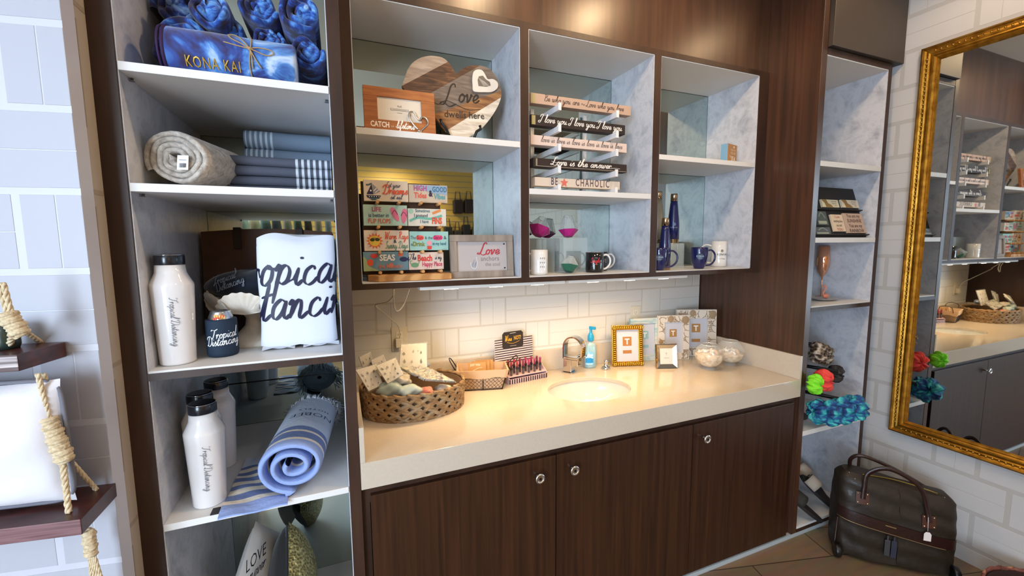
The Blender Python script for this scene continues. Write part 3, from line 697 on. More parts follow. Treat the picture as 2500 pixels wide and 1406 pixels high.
# ================================================================== WHITE PRINTED CUSHION "Tropical Distancing"
t = thing('printed_cushion', 'white folded cloth cushion with large navy script, standing at the right', 'cushion', (-.125, .2, SH3))
X0, X1, Y0_, DZ = -.249, -.0085, .135, .375; HW = (X1-X0)/2; HD = .045; cxx = (X0+X1)/2; cyy = .185; ex = 3.2
def sup(s):   # s: signed arc position from the front centre, metres
    a = -PI/2; N = 60; st = 1 if s > 0 else -1; acc = 0; da = .025
    def P(a): c_, s_ = math.cos(a), math.sin(a); return V((HW*math.copysign(abs(c_)**(2/ex), c_), HD*math.copysign(abs(s_)**(2/ex), s_), 0))
    p = P(a); tgt = abs(s)
    for _ in range(400):
        q = P(a+st*da); l = (q-p).length
        if acc+l >= tgt: return p.lerp(q, (tgt-acc)/l if l else 0)
        acc += l; a += st*da; p = q
    return p
def body(s, v):
    p = sup(s) if isinstance(s, (int, float)) else s
    f = 1+.02*math.sin(7*v+3)-.02*math.sin(3*v); pin = 1 if v < .93 else 1-(v-.93)/.07*.45
    top = DZ*(1-.03*abs(p.x/HW)**3)+.008*math.sin(PI*(p.x/HW*.5+.5)*2.5)
    sag = .010*math.cos(p.x/HW*PI)**2*max(0, 1-v*6)
    return V((cxx+p.x*f*.985-.006*(1-v), cyy+p.y*pin*(1+.05*math.sin(9*v+p.x*20)), SH3+.002+sag+v*(top-sag)))
b = MB(); N = 96; per = [None]*N
pp = []
for i in range(N):
    a = 2*PI*i/N; c_, s_ = math.cos(a), math.sin(a); pp.append(V((HW*math.copysign(abs(c_)**(2/ex), c_), HD*math.copysign(abs(s_)**(2/ex), s_), 0)))
b.grid(lambda u, v: body(pp[round(u*N) % N], v), N, 26)
k = len(b.v); b.v += [body(p, 1.0) for p in pp]+[V((cxx, cyy, SH3+DZ+.003))]
for i in range(N): b.f.append([k+i, k+(i+1) % N, k+N]); b.m.append(0); b.sm.append(True)
M_CLOTH = mat('#dcdfe8', .85, sheen=.2, bump=(9, .35))
b.build('cloth_cover', M_CLOTH, t)
b = MB()
for x0_, x1_ in ((X0+.004, cxx-.02), (cxx+.005, X1-.004)):
    b.grid(lambda u, v: V((x0_+(x1_-x0_)*u, cyy-.052+.02*v, SH3+.001+.008*math.sin(PI*u)*(1-v)+.010*v)), 12, 3)
b.build('hem', M_CLOTH, t)
def Fb(u, v, w=0):
    p = body(u, min(max(v/DZ, 0), 1)); q = body(u+.002, min(max(v/DZ, 0), 1)); tdir = (q-p); n = V((tdir.y, -tdir.x, 0)); n = n.normalized() if n.length > 1e-7 else V((0, -1, 0))
    return p+n*(w+.0012)
NAVY = '#191a3c'
s_T = script('Tropical'); s_D = script('Distancing')
Fb2 = lambda u, v, w=0: Fb(max(min(u, .155), -.155), v, w)
printed('lettering', Fb2, [scr('Tropical', -.041, .212, .146, NAVY, rot=.03, wt=.095, sx=.80, contrast=.75), scr('Distancing', -.028, .100, .146, NAVY, rot=.05, wt=.095, sx=.82, contrast=.75)], t)

# ================================================================== STRIPED TURKISH TOWEL
t = thing('rolled_towel', 'blue and white striped fringed towel, half rolled on the lower shelf', 'towel', (-.2, .2, SH4))
P0 = V((-.178, -.006, SH4)); dr = V((.10, .99, 0)).normalized(); Rr = .088
sd = V((dr.y, -dr.x, 0))
c = V((-.165, .010, SH4+Rr*.96+.0115)); Lr = .42
F = frame(c, sd, (0, 0, 1))      # w towards the photographer along -dr
# cross-section spiral with a flat tail lying to the left
turns = 2.35; N = 90; spi = []
for i in range(N+1):
    q = i/N; a = -PI/2+2*PI*turns*(1-q)*-1
    r = (.016+(Rr-.016)*q)*(1+.05*math.sin(3*a+1)*(1-q)+.035*math.sin(2*a+2)*(1-q*.8)); spi.append((r*math.cos(a)*1.12, r*math.sin(a)*.96))
tail = [(-.03*k, -Rr*.96-.0+(-.0*k)) for k in range(1, 8)]
sec = spi+tail
# stripe layout runs along the roll axis
WHT, BLU, CRM = '#dfe2ea', '#7282b2', '#e6dccb'
M_TBODY = [mat('#8ea3d6', .9, bump=(60, .3)), mat('#6f7fab', .9, bump=(60, .3)), mat('#e8dcc8', .9, bump=(60, .3)), mat('#c9d2e2', .9, bump=(60, .3))]
def band(w):   # distance back from the front end, metres
    for e, m in ((.040, 0), (.055, 2), (.100, 1), (.112, 2), (.140, 1)):
        if w < e: return m
    return 3
def tband(w):
    for e, m in ((.040, 0), (.062, 2), (.098, 1), (.122, 2), (.148, 1), (.168, 2), (.196, 1), (.216, 2), (.238, 1), (.258, 2), (.280, 1)):
        if w < e: return m
    return 3
b = MB(); prof = []
ws = [0, .004, .012, .026, .040, .055, .070, .100, .112, .126, .140, .18, .24, .30, .36, .42]
th = .019
def strip(b, path, ws, bandf, th, mirror=False, skew=0.0):
    n = len(path); k = len(b.v); nor = []
    for i in range(n):
        p0 = path[max(i-1, 0)]; p1 = path[min(i+1, n-1)]; dx, dy = p1[0]-p0[0], p1[1]-p0[1]; l = math.hypot(dx, dy) or 1; nor.append((-dy/l, dx/l))
    M_ = len(ws)
    for i, (p, nn) in enumerate(zip(path, nor)):
        for sgn in (1, -1):
            for w in ws:
                f = .45+.55*min(w/.010, 1); wob = .003*math.sin(i*.35+w*30)
                b.v.append(F(p[0]+nn[0]*sgn*th*.5*f, p[1]+nn[1]*sgn*th*.5*f, -w+wob+skew*i))
    for i in range(n-1):
        a = k+i*2*M_; a2 = a+2*M_
        for j in range(M_-1):
            m = bandf((ws[j]+ws[j+1])/2)
            b.f.append([a+j, a+j+1, a2+j+1, a2+j]); b.m.append(m); b.sm.append(True)
            b.f.append([a+M_+j, a2+M_+j, a2+M_+j+1, a+M_+j+1]); b.m.append(m); b.sm.append(True)
        b.f.append([a, a2, a2+M_, a+M_]); b.m.append(0); b.sm.append(True)
strip(b, spi+[(-.012*k, -Rr*.96-.001*k) for k in range(1, 3)], ws, band, th)
b.build('towel_roll', M_TBODY, t)
b = MB(); tp = [(.02-.0258*k, -Rr*.96-.006+.002*math.sin(k)) for k in range(0, 9)]
Ft = frame(PZ(535, 1279, SH4+.001), (1, .05, 0), (.0, 1, 0))
Q = [PZ(538, 1277, SH4+.004), PZ(705, 1252, SH4+.004), PZ(665, 1104, SH4+.004), PZ(590, 1106, SH4+.004)]
Q[0].y = -.012; Q[1].y = -.010; Q[2] = V((-.240, .33, SH4+.004)); Q[3] = V((-.352, .33, SH4+.004)); Q[0].x = -.362; Q[1].x = -.18
def fl(u, v):
    p = Q[0].lerp(Q[1], u).lerp(Q[3].lerp(Q[2], u), v); hang = .006 if v < .03 else 0
    return p+V((0, -.012 if v < .03 else 0, .0025*math.sin(u*9+v*14)+.0022-hang))
b.grid(fl, 20, 60, 0, mif=lambda u, v: tband(v*.34))
b.grid(lambda u, v: fl(1-u, v)-V((0, 0, .005)), 20, 60, 0, mif=lambda u, v: tband(v*.34))
b.grid(lambda u, v: fl(u, 0)-V((0, 0, .005*v)), 20, 1, 0); b.grid(lambda u, v: fl(0, u)-V((0, 0, .005*v)), 60, 1, 0)
b.build('towel_end', M_TBODY, t)
b = MB(); p = PZ(530, 1240, SH4+.006); b.box((p.x-.012, .0, SH4+.0005), (p.x+.008, .034, SH4+.0035)); b.build('care_tag', mat('#1d1a18', .6), t)
rnd = random.Random(3); b = MB()
for i in range(260):
    a = rnd.uniform(-.7, PI+.7); rr = rnd.uniform(.80, 1.0)*Rr; q = F(rr*math.cos(a)*1.12, rr*math.sin(a)*.96, -Lr+.005); dl = rnd.uniform(.02, .05)
    b.tube([q, q+dr*dl*.5+V((0, 0, rnd.uniform(-.01, .012))), q+dr*dl+V((math.cos(a)*.03*rnd.random(), 0, -rnd.uniform(0, .03)))], .0013, 4)
o = b.build('fringe', mat('#e2e5ec', .95), t); o['kind'] = 'stuff'
b = MB(); b.lathe([(.86*Rr, 0), (.80*Rr, .006), (.01, .008)], F(0, 0, -Lr+.014), 32, axis=tuple(dr), sx=1.05, sy=.95, cap=False); b.build('rolled_end', M_TBODY[3], t)
def Fr(u, v, w=0):   # on the upper skin of the roll, read from behind
    a = PI/2-.30-u/(Rr*1.05); return F((Rr*1.12+w+.006)*math.cos(a), (Rr*.96+w+.006)*math.sin(a), -.215-v)
printed('lettering', lambda u, v, w=0: Fr(-u, -v, w), [txt('NOBLE', .0, -.005, .040, '#2f3550', sx=1.05), txt('HOTELS', .0, -.045, .022, '#2f3550', spacing=1.25, bold=.004)], t, w=.003)

# ================================================================== BOTTOM BAY: cushions
M_SEQ = ramp_mat('gold_sequins', 'voronoi', [(.1, '#5c5233'), (.5, '#9c8d55'), (.9, '#d6c98e')], (1, 1, 1), 120, 2, .32, 0, metal=.75, bump=.9)
M_BV = mat('#0c0c0e', .85, sheen=.2)
zf = .050
def stand(px, py, y, size, lean=.0, yaw=0.0, roll_=PI/4):
    # a square cushion balanced on its lower edge region, its top corner near the given picture point
    c = PY(px, py, y); return c
def diamond_frame(tip, tilt, roll_, yaw, size):
    n = V((math.sin(yaw), -math.cos(yaw)*math.cos(tilt), math.sin(tilt))).normalized()
    ux = V((math.cos(yaw), math.sin(yaw), 0)); uy = n.cross(ux).normalized(); ux = uy.cross(n)
    x = ux*math.cos(roll_)+uy*math.sin(roll_); y = -ux*math.sin(roll_)+uy*math.cos(roll_)
    o = tip-x*size/2-y*size/2
    return frame(o, x, y)
t = thing('throw_pillow', 'off-white cushion with LOVE lettering at the bottom of the tower', 'cushion', (-.35, .25, zf), 'cushions at the foot of the tower')
F = diamond_frame(PY(624, 1272, .30), .0, .785, 1.22, .40); b = MB(); cushion(b, F, .40, .40, .10, 0, 20, wr=.05, seed=1)
b.build('cover', mat('#bdb9b5', .9, sheen=.2, bump=(12, .3)), t)
xx_, yy_v, OO = F(1, 0)-F(0, 0), F(0, 1)-F(0, 0), F(0, 0, .045)
def puv(px, py):
    n = xx_.cross(yy_v); r = ray(px, py); P = CAM+r*(n.dot(OO-CAM)/n.dot(r))-OO; return P.dot(xx_), P.dot(yy_v)
ta, tb = puv(596, 1400), puv(643, 1352); tn = math.hypot(tb[0]-ta[0], tb[1]-ta[1]); tc_, ts_ = (tb[0]-ta[0])/tn, (tb[1]-ta[1])/tn; tm = ((ta[0]+tb[0])/2, (ta[1]+tb[1])/2)
Ftx = lambda u, v, w=0: F(tm[0]+u*tc_-v*ts_, tm[1]+v*tc_+u*ts_, .052+w)
printed('lettering', Ftx, [txt('LOVE', 0, .0, .062, '#1d1d20', sx=.85), scr('never', .01, -.040, .050, '#2a2a2e', wt=.09)], t, w=.0)
t = thing('throw_pillow', 'gold sequin cushion with black sides, its corner pointing up', 'cushion', (-.2, .25, zf), 'cushions at the foot of the tower')
F = diamond_frame(PY(704, 1272, .30), .0, .785, 1.62, .40); b = MB(); cushion(b, F, .40, .40, .17, 0, 22, wr=.04, seed=2, mif=None)
o = b.build('cover', [M_SEQ, M_BV], t)
for p in o.data.polygons: p.material_index = 0 if p.index < len(o.data.polygons)//2 else 1
F2_ = F; b = MB(); b.tube([F(-.19, .19, -.004), F(.19, .19, -.004)], .006, 8); b.tube([F(.19, .19, -.004), F(.19, -.19, -.004)], .006, 8); b.build('black_edge', M_BV, t)
# ================================================================== HANGING ROPE SHELF on the left wall
def plane_uv(px, py, O, x, y):
    O = V(O); x = V(x).normalized(); y = V(y).normalized(); n = x.cross(y); r = ray(px, py); t = n.dot(O-CAM)/n.dot(r); P = CAM+r*t-O
    return P.dot(x), P.dot(y)
M_BOARD = ramp_mat('stained_board', 'noise', [(.3, '#2c130f'), (.55, '#47201a'), (.75, '#5b2c22')], (2, 10, 10), 4, 6, .38, .6, coat=.2)
M_PALE = ramp_mat('board_edge', 'noise', [(.35, '#4d3a38'), (.52, '#c9bdbb'), (.60, '#5a4644')], (.6, 1, 22), 3, 3, .6, .3)
M_EDGE2 = ramp_mat('board_edge_dark', 'noise', [(.35, '#4c2c2c'), (.55, '#7a5557'), (.65, '#583536')], (1, 1, 22), 3, 3, .55, .4)
M_ROPE = ramp_mat('cotton_rope', 'noise', [(.3, '#b79f7b'), (.6, '#d6c3a2'), (.8, '#e4d6ba')], (1, 1, 1), 140, 4, .9, 0, bump=.6)
t = thing('hanging_shelf', 'dark stained two-board hanging shelf with knotted cotton ropes on the left wall', 'shelf', (-.9, -.15, .98))
def board(BR, FR, z, h, m, L=.55):
    b = MB(); BL = BR-LD*L; FL = FR-LD*L
    q = [V((p.x, p.y, z-h)) for p in (BR, BL, FL, FR)]
    b.hexa(q, (0, 0, h)); b.m[2+2-0] = 0
    # long front edge (between FL and FR) takes the end-grain look
    b.m[-2] = 1
    return b.build('board', [M_BOARD, m], t, bevel=.002)
board(PZ(160, 834, 1.387), PZ(41, 866, 1.387), 1.387, .036, M_PALE)
board(PZ(283, 1178, 1.020), PZ(196, 1268, 1.020), 1.020, .036, M_EDGE2)
def rope(p0, p1, r=.0046, tw=.0016, k=11):
    b = MB(); p0, p1 = V(p0), V(p1); d = p1-p0; n = max(int(d.length/.004), 6); a = d.normalized().orthogonal().normalized(); c = d.normalized().cross(a)
    for s_ in range(3):
        pts = [p0.lerp(p1, i/n)+(a*math.cos(2*PI*i/k+s_*2*PI/3)+c*math.sin(2*PI*i/k+s_*2*PI/3))*r*.55 for i in range(n+1)]
        b.tube(pts, r*.62, 6)
    return b.build('rope', M_ROPE, t)
def knot(c, d, L, r):
    b = MB(); d = V(d).normalized(); a = d.orthogonal().normalized(); e = d.cross(a)
    for s_ in (1, -1):
        b.tube([V(c)+d*(i/60-.5)*L+(a*math.cos(s_*i*.62)+e*math.sin(s_*i*.62))*r*(1+.15*math.sin(i*.4)) for i in range(61)], .0055, 6)
    b.ell(c, (r*.9, r*.9, L*.42)); return b.build('knot', M_ROPE, t)
def WL(px, py, off=.12):   # a point 'off' metres in front of the left wall
    nrm = V((LD.y, -LD.x, 0)); o = L0+nrm*off; r = ray(px, py); return CAM+r*(nrm.dot(o-CAM)/nrm.dot(r))
kA = WL(128, 1050, .10); kB = WL(150, 1100, .10)
for a_, b_ in (((92, 912), kA), ((108, 912), kA)): rope(WL(a_[0], a_[1], .06 if a_[0] > 100 else .11), b_)
knot(kA, kB-kA, .055, .012); knot(kB, kB-kA, .050, .012)
e1 = PZ(168, 1252, 1.020); e2 = PZ(236, 1196, 1.020); rope(kB, e1, .0056); rope(kB, e2)
kC = WL(35, 792, .11); rope(WL(-6, 690, .12), kC+V((-.006, 0, .01))); rope(WL(8, 690, .12), kC); knot(kC, V((.02, 0, -.05)), .05, .012)
rope(kC, PZ(22, 851, 1.387), .0056); rope(kC, PZ(100, 836, 1.387), .005)
k0 = WL(216, 1296, .07); knot(k0+V((0, 0, -.03)), (0, 0, 1), .06, .008)
for dx in (-.008, -.002, .004, .010): rope(k0+V((dx*.4, 0, -.055)), k0+V((dx*1.6+.006, 0, -.20)), .0035)
t2 = thing('throw_pillow', 'white cushion with grey piping on the lower hanging board', 'cushion', (-.75, -.14, 1.020))
b = MB(); nrm = V((LD.y, -LD.x, 0)); yy = V((0, 0, 1)); cx_ = WL(-30, 1108, .085); cx_.z = 1.020+.155
tiltx = (LD+V((0, 0, .04))).normalized()
F = lambda u, v, w=0: cx_+LD*u+yy*v-nrm*(-w)+nrm*(.02*v)
cushion(b, F, .30, .29, .11, 0, 24, pinch=1.2, wr=.07, seed=9); b.build('cover', mat('#d9d6dc', .85, sheen=.3, bump=(10, .35)), t2)
b = MB(); n = 60; P = []
for i in range(n):
    a = 2*PI*i/n; c_, s_ = math.cos(a), math.sin(a); P.append(F(.149*math.copysign(abs(c_)**.22, c_), .143*math.copysign(abs(s_)**.22, s_)))
b.tube(P, .0048, 6, closed=True); b.build('piping', mat('#6d6c75', .8), t2)
Fg = frame(PZ(96, 1222, 1.022)+V((0, 0, .0)), LD+V((0, -.2, .03)), (0, .25, 1)); b = MB(); b.fbox(Fg, 0, .062, 0, .024, 0, .001); g = b.build('paper_tag', mat('#cbb7a4', .7), t2)
printed('printed_text', Fg, [('g', [(.006, .004+.005*k), (.024, .004+.005*k), (.024, .006+.005*k), (.006, .006+.005*k)], '#8b7c70') for k in range(3)]+[('g', [(.032, .006+.006*k), (.057, .006+.006*k), (.057, .0075+.006*k), (.032, .0075+.006*k)], '#a8988a') for k in range(2)], g, w=.0012)
b = MB(); p = PZ(2, 858, 1.387); b.lathe([(.020, 0), (.023, .01), (.023, .045), (.019, .05), (.019, .056)], (p.x-.006, p.y+.03, 1.387), 20)
tag(b.build('jar', mat('#25332d', .25, coat=.4)), 'small dark green jar at the left edge of the upper hanging board', 'jar')

# ================================================================== WALL CABINET, LEFT BAY, UPPER SHELF
def leanF(p0, p1, lean):
    # frame at a bottom-left corner, u to the bottom-right corner, v up and leaning back
    p0, p1 = V(p0), V(p1); u = (p1-p0).normalized(); back = V((-u.y, u.x, 0)); v = (V((0, 0, 1))*math.cos(lean)+back*math.sin(lean))
    return frame(p0, u, v)
M_OAK = ramp_mat('oak_veneer', 'noise', [(.3, '#8a4d22'), (.55, '#a5622f'), (.75, '#b5743c')], (3, 3, 26), 3, 5, .55, .3)
def fr_poly(b, F, w, h, iu0, iu1, iv0, iv1, t0, t1, mi=0):
    b.fbox(F, 0, w, 0, iv0, t0, t1, mi); b.fbox(F, 0, w, iv1, h, t0, t1, mi); b.fbox(F, 0, iu0, iv0, iv1, t0, t1, mi); b.fbox(F, iu1, w, iv0, iv1, t0, t1, mi)
t = thing('picture_frame', 'wooden picture frame reading CATCH OF A LIFETIME with a metal hook heart', 'picture frame', (.245, .30, 2.04))
F = leanF((.112, .292, 2.041), (.380, .292, 2.041), .12); W, H = .268, .166
b = MB(); fr_poly(b, F, W, H, .050, .215, .042, .130, -.014, 0); b.fbox(F, 0, W, 0, H, -.018, -.014); b.build('frame', M_OAK, t, bevel=.001)
b = MB(); b.fbox(F, .049, .216, .041, .131, -.0135, -.006); c_ = b.build('paper_insert', mat('#d9cdbd', .6), t)
printed('printed_text', F, [('g', [(.098, .083), (.166, .083), (.166, .091), (.098, .091)], '#8b8379'), ('g', [(.100, .0845), (.164, .0845), (.164, .0895), (.100, .0895)], '#cfc4b5'), ('g', [(.106, .0862), (.158, .0862), (.158, .0880), (.106, .0880)], '#8b8379'), txt('4x6', .132, .097, .012, '#8b8379'), ('g', [(.122, .0740), (.142, .0740), (.142, .0756), (.122, .0756)], '#8b8379')], c_, w=-.0055)
printed('lettering', F, [txt('CATCH', .056, .013, .029, '#efe6da', bold=.03, sx=.70), txt('OF A', .106, .015, .009, '#e3c9a8'), scr('lifetime', .150, .013, .031, '#efe6da', wt=.13, sx=.78)], t)
b = MB(); hp = [(.197, .014), (.180, .032), (.166, .056), (.168, .078), (.184, .080), (.194, .060), (.205, .052), (.215, .064), (.232, .060), (.236, .040), (.218, .020), (.204, .008), (.197, .010)]
b.tube([F(p[0], p[1], .004) for p in catmull(hp, 6)], [.0030]*(len(catmull(hp, 6))), 8)
for q in ((.197, .006), (.207, .006)): b.tube([F(q[0]+.003*math.cos(a), q[1]+.003*math.sin(a), .004) for a in [2*PI*k/14 for k in range(14)]], .0013, 6, closed=True)
b.build('hook_heart', mat('#b9b7b4', .3, .9), t)

cr = lambda x, y: (lambda P: (P.x, P.z))(PY(840+x/4.687, 120+y/4.687, .375))
t = thing('heart_sign', 'large wooden plank heart reading Love dwells here on a black easel', 'sign', (.50, .375, 2.04))
HO = [(1280, 290), (1350, 225), (1420, 195), (1500, 185), (1590, 193), (1660, 222), (1730, 300), (1780, 400), (1800, 500), (1785, 590), (1740, 690), (1660, 810), (1560, 920), (1440, 1000), (1300, 1035), (1220, 985), (1120, 880), (1040, 780), (900, 680), (780, 560), (700, 470), (665, 420), (690, 340), (725, 240), (780, 160), (860, 105), (960, 78), (1060, 80), (1150, 110), (1225, 190)]
hp = [cr(*p) for p in ([HO[0]]+catmull(HO[1:15], 3)+catmull(HO[15:]+[HO[0]], 3)[:-1])]; Fh = FRONT(0, .375, 0)
def clip(pts, f):
    out = []
    for i in range(len(pts)):
        a, b_ = pts[i], pts[(i+1) % len(pts)]; fa, fb = f(a), f(b_)
        if fa >= 0: out.append(a)
        if fa*fb < 0: k = fa/(fa-fb); out.append((a[0]+(b_[0]-a[0])*k, a[1]+(b_[1]-a[1])*k))
    return out
cuts = [((740, 380), (1150, 165)), ((1010, 490), (1530, 200)), ((1040, 740), (1790, 480)), ((1180, 925), (1780, 560))]
def side(c):
    (x0, z0), (x1, z1) = cr(*c[0]), cr(*c[1])
    return lambda p: (x1-x0)*(p[1]-z0)-(z1-z0)*(p[0]-x0)
fs_ = [side(c) for c in cuts]
PM = [ramp_mat('plank_%d' % i, 'noise', [(.35, a), (.55, b_), (.7, c)], (2, 2, 14), 5, 5, .7, .8, rot=(0, .5, 0)) for i, (a, b_, c) in enumerate((('#8c7867', '#a08c79', '#ad9a86'), ('#3b2618', '#5a3b25', '#8a6242'), ('#5e5047', '#76675b', '#857566'), ('#6b4427', '#94683f', '#a67a50'), ('#b9ab98', '#d8ccba', '#e3d9ca')))]
b = MB(); regs = []
for i in range(5):
    p = hp[:]
    if i > 0: g_ = fs_[i-1]; p = clip(p, lambda q: -g_(q))
    if i < 4: g2 = fs_[i]; p = clip(p, g2)
    if len(p) > 2: b.prism([(q[0], q[1]) for q in p][::-1], Fh, -.016, .001*(i % 2), i)
b.build('heart_board', PM, t)
q = lambda x, y: cr(x, y)
cL = q(1290, 600); sc = .00146/4.687*4.687
LT = math.atan2(q(1560, 610)[1]-q(1280, 590)[1], q(1560, 610)[0]-q(1280, 590)[0])
printed('lettering', Fh, [scr('L', q(1190, 640)[0], q(1190, 640)[1], .085, '#231913', wt=.07, rot=LT, sx=1.0), scr('ove', q(1420, 612)[0], q(1420, 612)[1], .080, '#231913', wt=.09, rot=LT, sx=.95),
    line([q(1020, 600), q(1080, 630), q(1180, 590), (q(1400, 690)[0], q(1400, 690)[1]), q(1560, 690)], .0022, '#231913'), txt('dwells here', q(1380, 790)[0], q(1380, 790)[1], .040, '#30261f', rot=LT, bold=.006, sx=.95)], t, w=.0016)
hh = [(1620, 320), (1580, 255), (1530, 240), (1480, 260), (1462, 330), (1465, 420), (1480, 490), (1590, 500), (1690, 495), (1750, 450), (1750, 390), (1700, 350), (1640, 350)]
b = MB(); b.prism([q(*p) for p in catmull(hh+[hh[0]], 4)[:-1]][::-1], Fh, .001, .009, 0); pq = b.build('plaque', mat('#d3ccc2', .6), t, bevel=.0015)
inn = [(1615, 355), (1580, 312), (1535, 320), (1520, 360), (1530, 430), (1620, 440), (1670, 425), (1660, 385)]
printed('plaque_picture', Fh, [poly([q(*p) for p in inn][::-1], '#6b625a')]+[line([q(1535+12*k, 340+8*k), q(1590+12*k, 430)], .0012, '#c9c2b6') for k in range(6)], pq, w=.0095)
b = MB()
for x_, y_ in (((1090, 820), (1210, 985)), ((1535, 890), (1460, 1000))):
    a0_ = q(*x_); a1_ = q(*y_)
    b.tube([V((a0_[0], .352, a0_[1])), V((a0_[0]+.003, .350, a0_[1]-.014)), V(((a0_[0]+a1_[0])/2, .352, (a0_[1]+a1_[1])/2-.005)), V((a1_[0], .36, 2.046)), V((a1_[0], .46, 2.046))], .006, 8)
b.tube([V((q(1210, 985)[0], .46, 2.046)), V((q(1460, 1000)[0], .46, 2.046))], .005, 8); b.tube([V((.52, .46, 2.046)), V((.52, .405, 2.20))], .004, 8)
b.build('easel', M_BLACK, t)

# ================================================================== WALL CABINET, LEFT BAY, LOWER: peg rack with small signs
M_PINE = ramp_mat('pine', 'wave', [(.2, '#b07a42'), (.8, '#cf9c62')], (1, 1, 3), 4, 3, .55, 6)
M_RACK = ramp_mat('rack_back', 'noise', [(.3, '#3a2416'), (.7, '#54341f')], (1, 1, 6), 6, 4, .6)
t = thing('sign_rack', 'pine peg rack holding eight small beach signs, at the left end of the cabinet', 'rack', (.26, .36, ZB))
b = MB(); Fz = lambda u, v, w=0: V((u, v, w)); b.prism([(.105, .335), (.140, .292), (.430, .292), (.430, .46), (.105, .46)], Fz, ZB+.0005, ZB+.026); b.build('base', M_PINE, t, bevel=.003)
MB().box((.094, .385, ZB+.026), (.410, .400, 1.862)).build('back_board', M_RACK, t, bevel=.001)
for zz in (1.510, 1.590, 1.690, 1.786):
    for xx in (.150, .232, .318, .392):
        MB().tube([V((xx, .384, zz-.012)), V((xx, .322, zz-.010)), V((xx, .310, zz-.008))], [.0065, .0065, .006], 10).build('peg', M_PINE, t)
SG = [((887.8, 433.6), (996.3, 489.4), '#d8c8b4', 'cream sign with a sailboat reading Let your Dreams set sail'),
      ((998.2, 447.6), (1092, 496), '#c5b29c', 'sign reading HIGH Tides & GOOD Vibes in purple and blue'),
      ((887, 496), (994, 547.5), '#a9c6b8', 'mint sign with pink flip flops reading LIFE is better in FLIP FLOPS'),
      ((996, 505.7), (1089, 550), '#d6cfc0', 'white sign with a mermaid tail reading Sometimes I pretend I have FINS'),
      ((888.7, 557.3), (998, 604.2), '#e2d2bf', 'cream sign with a sun in sunglasses reading Warm Rays & Sunny Days'),
      ((1000, 560.5), (1094.6, 603.7), '#9cc7be', 'turquoise sign reading The Sun & the Sand & a Drink in my hand'),
      ((887, 614.3), (997, 660.2), '#6d8fa0', 'blue sign with fish reading SEAS the moment'),
      ((998, 613.3), (1083, 652), '#d9c4b4', 'pale sign with a crab reading The Beach is my Happy Place')]
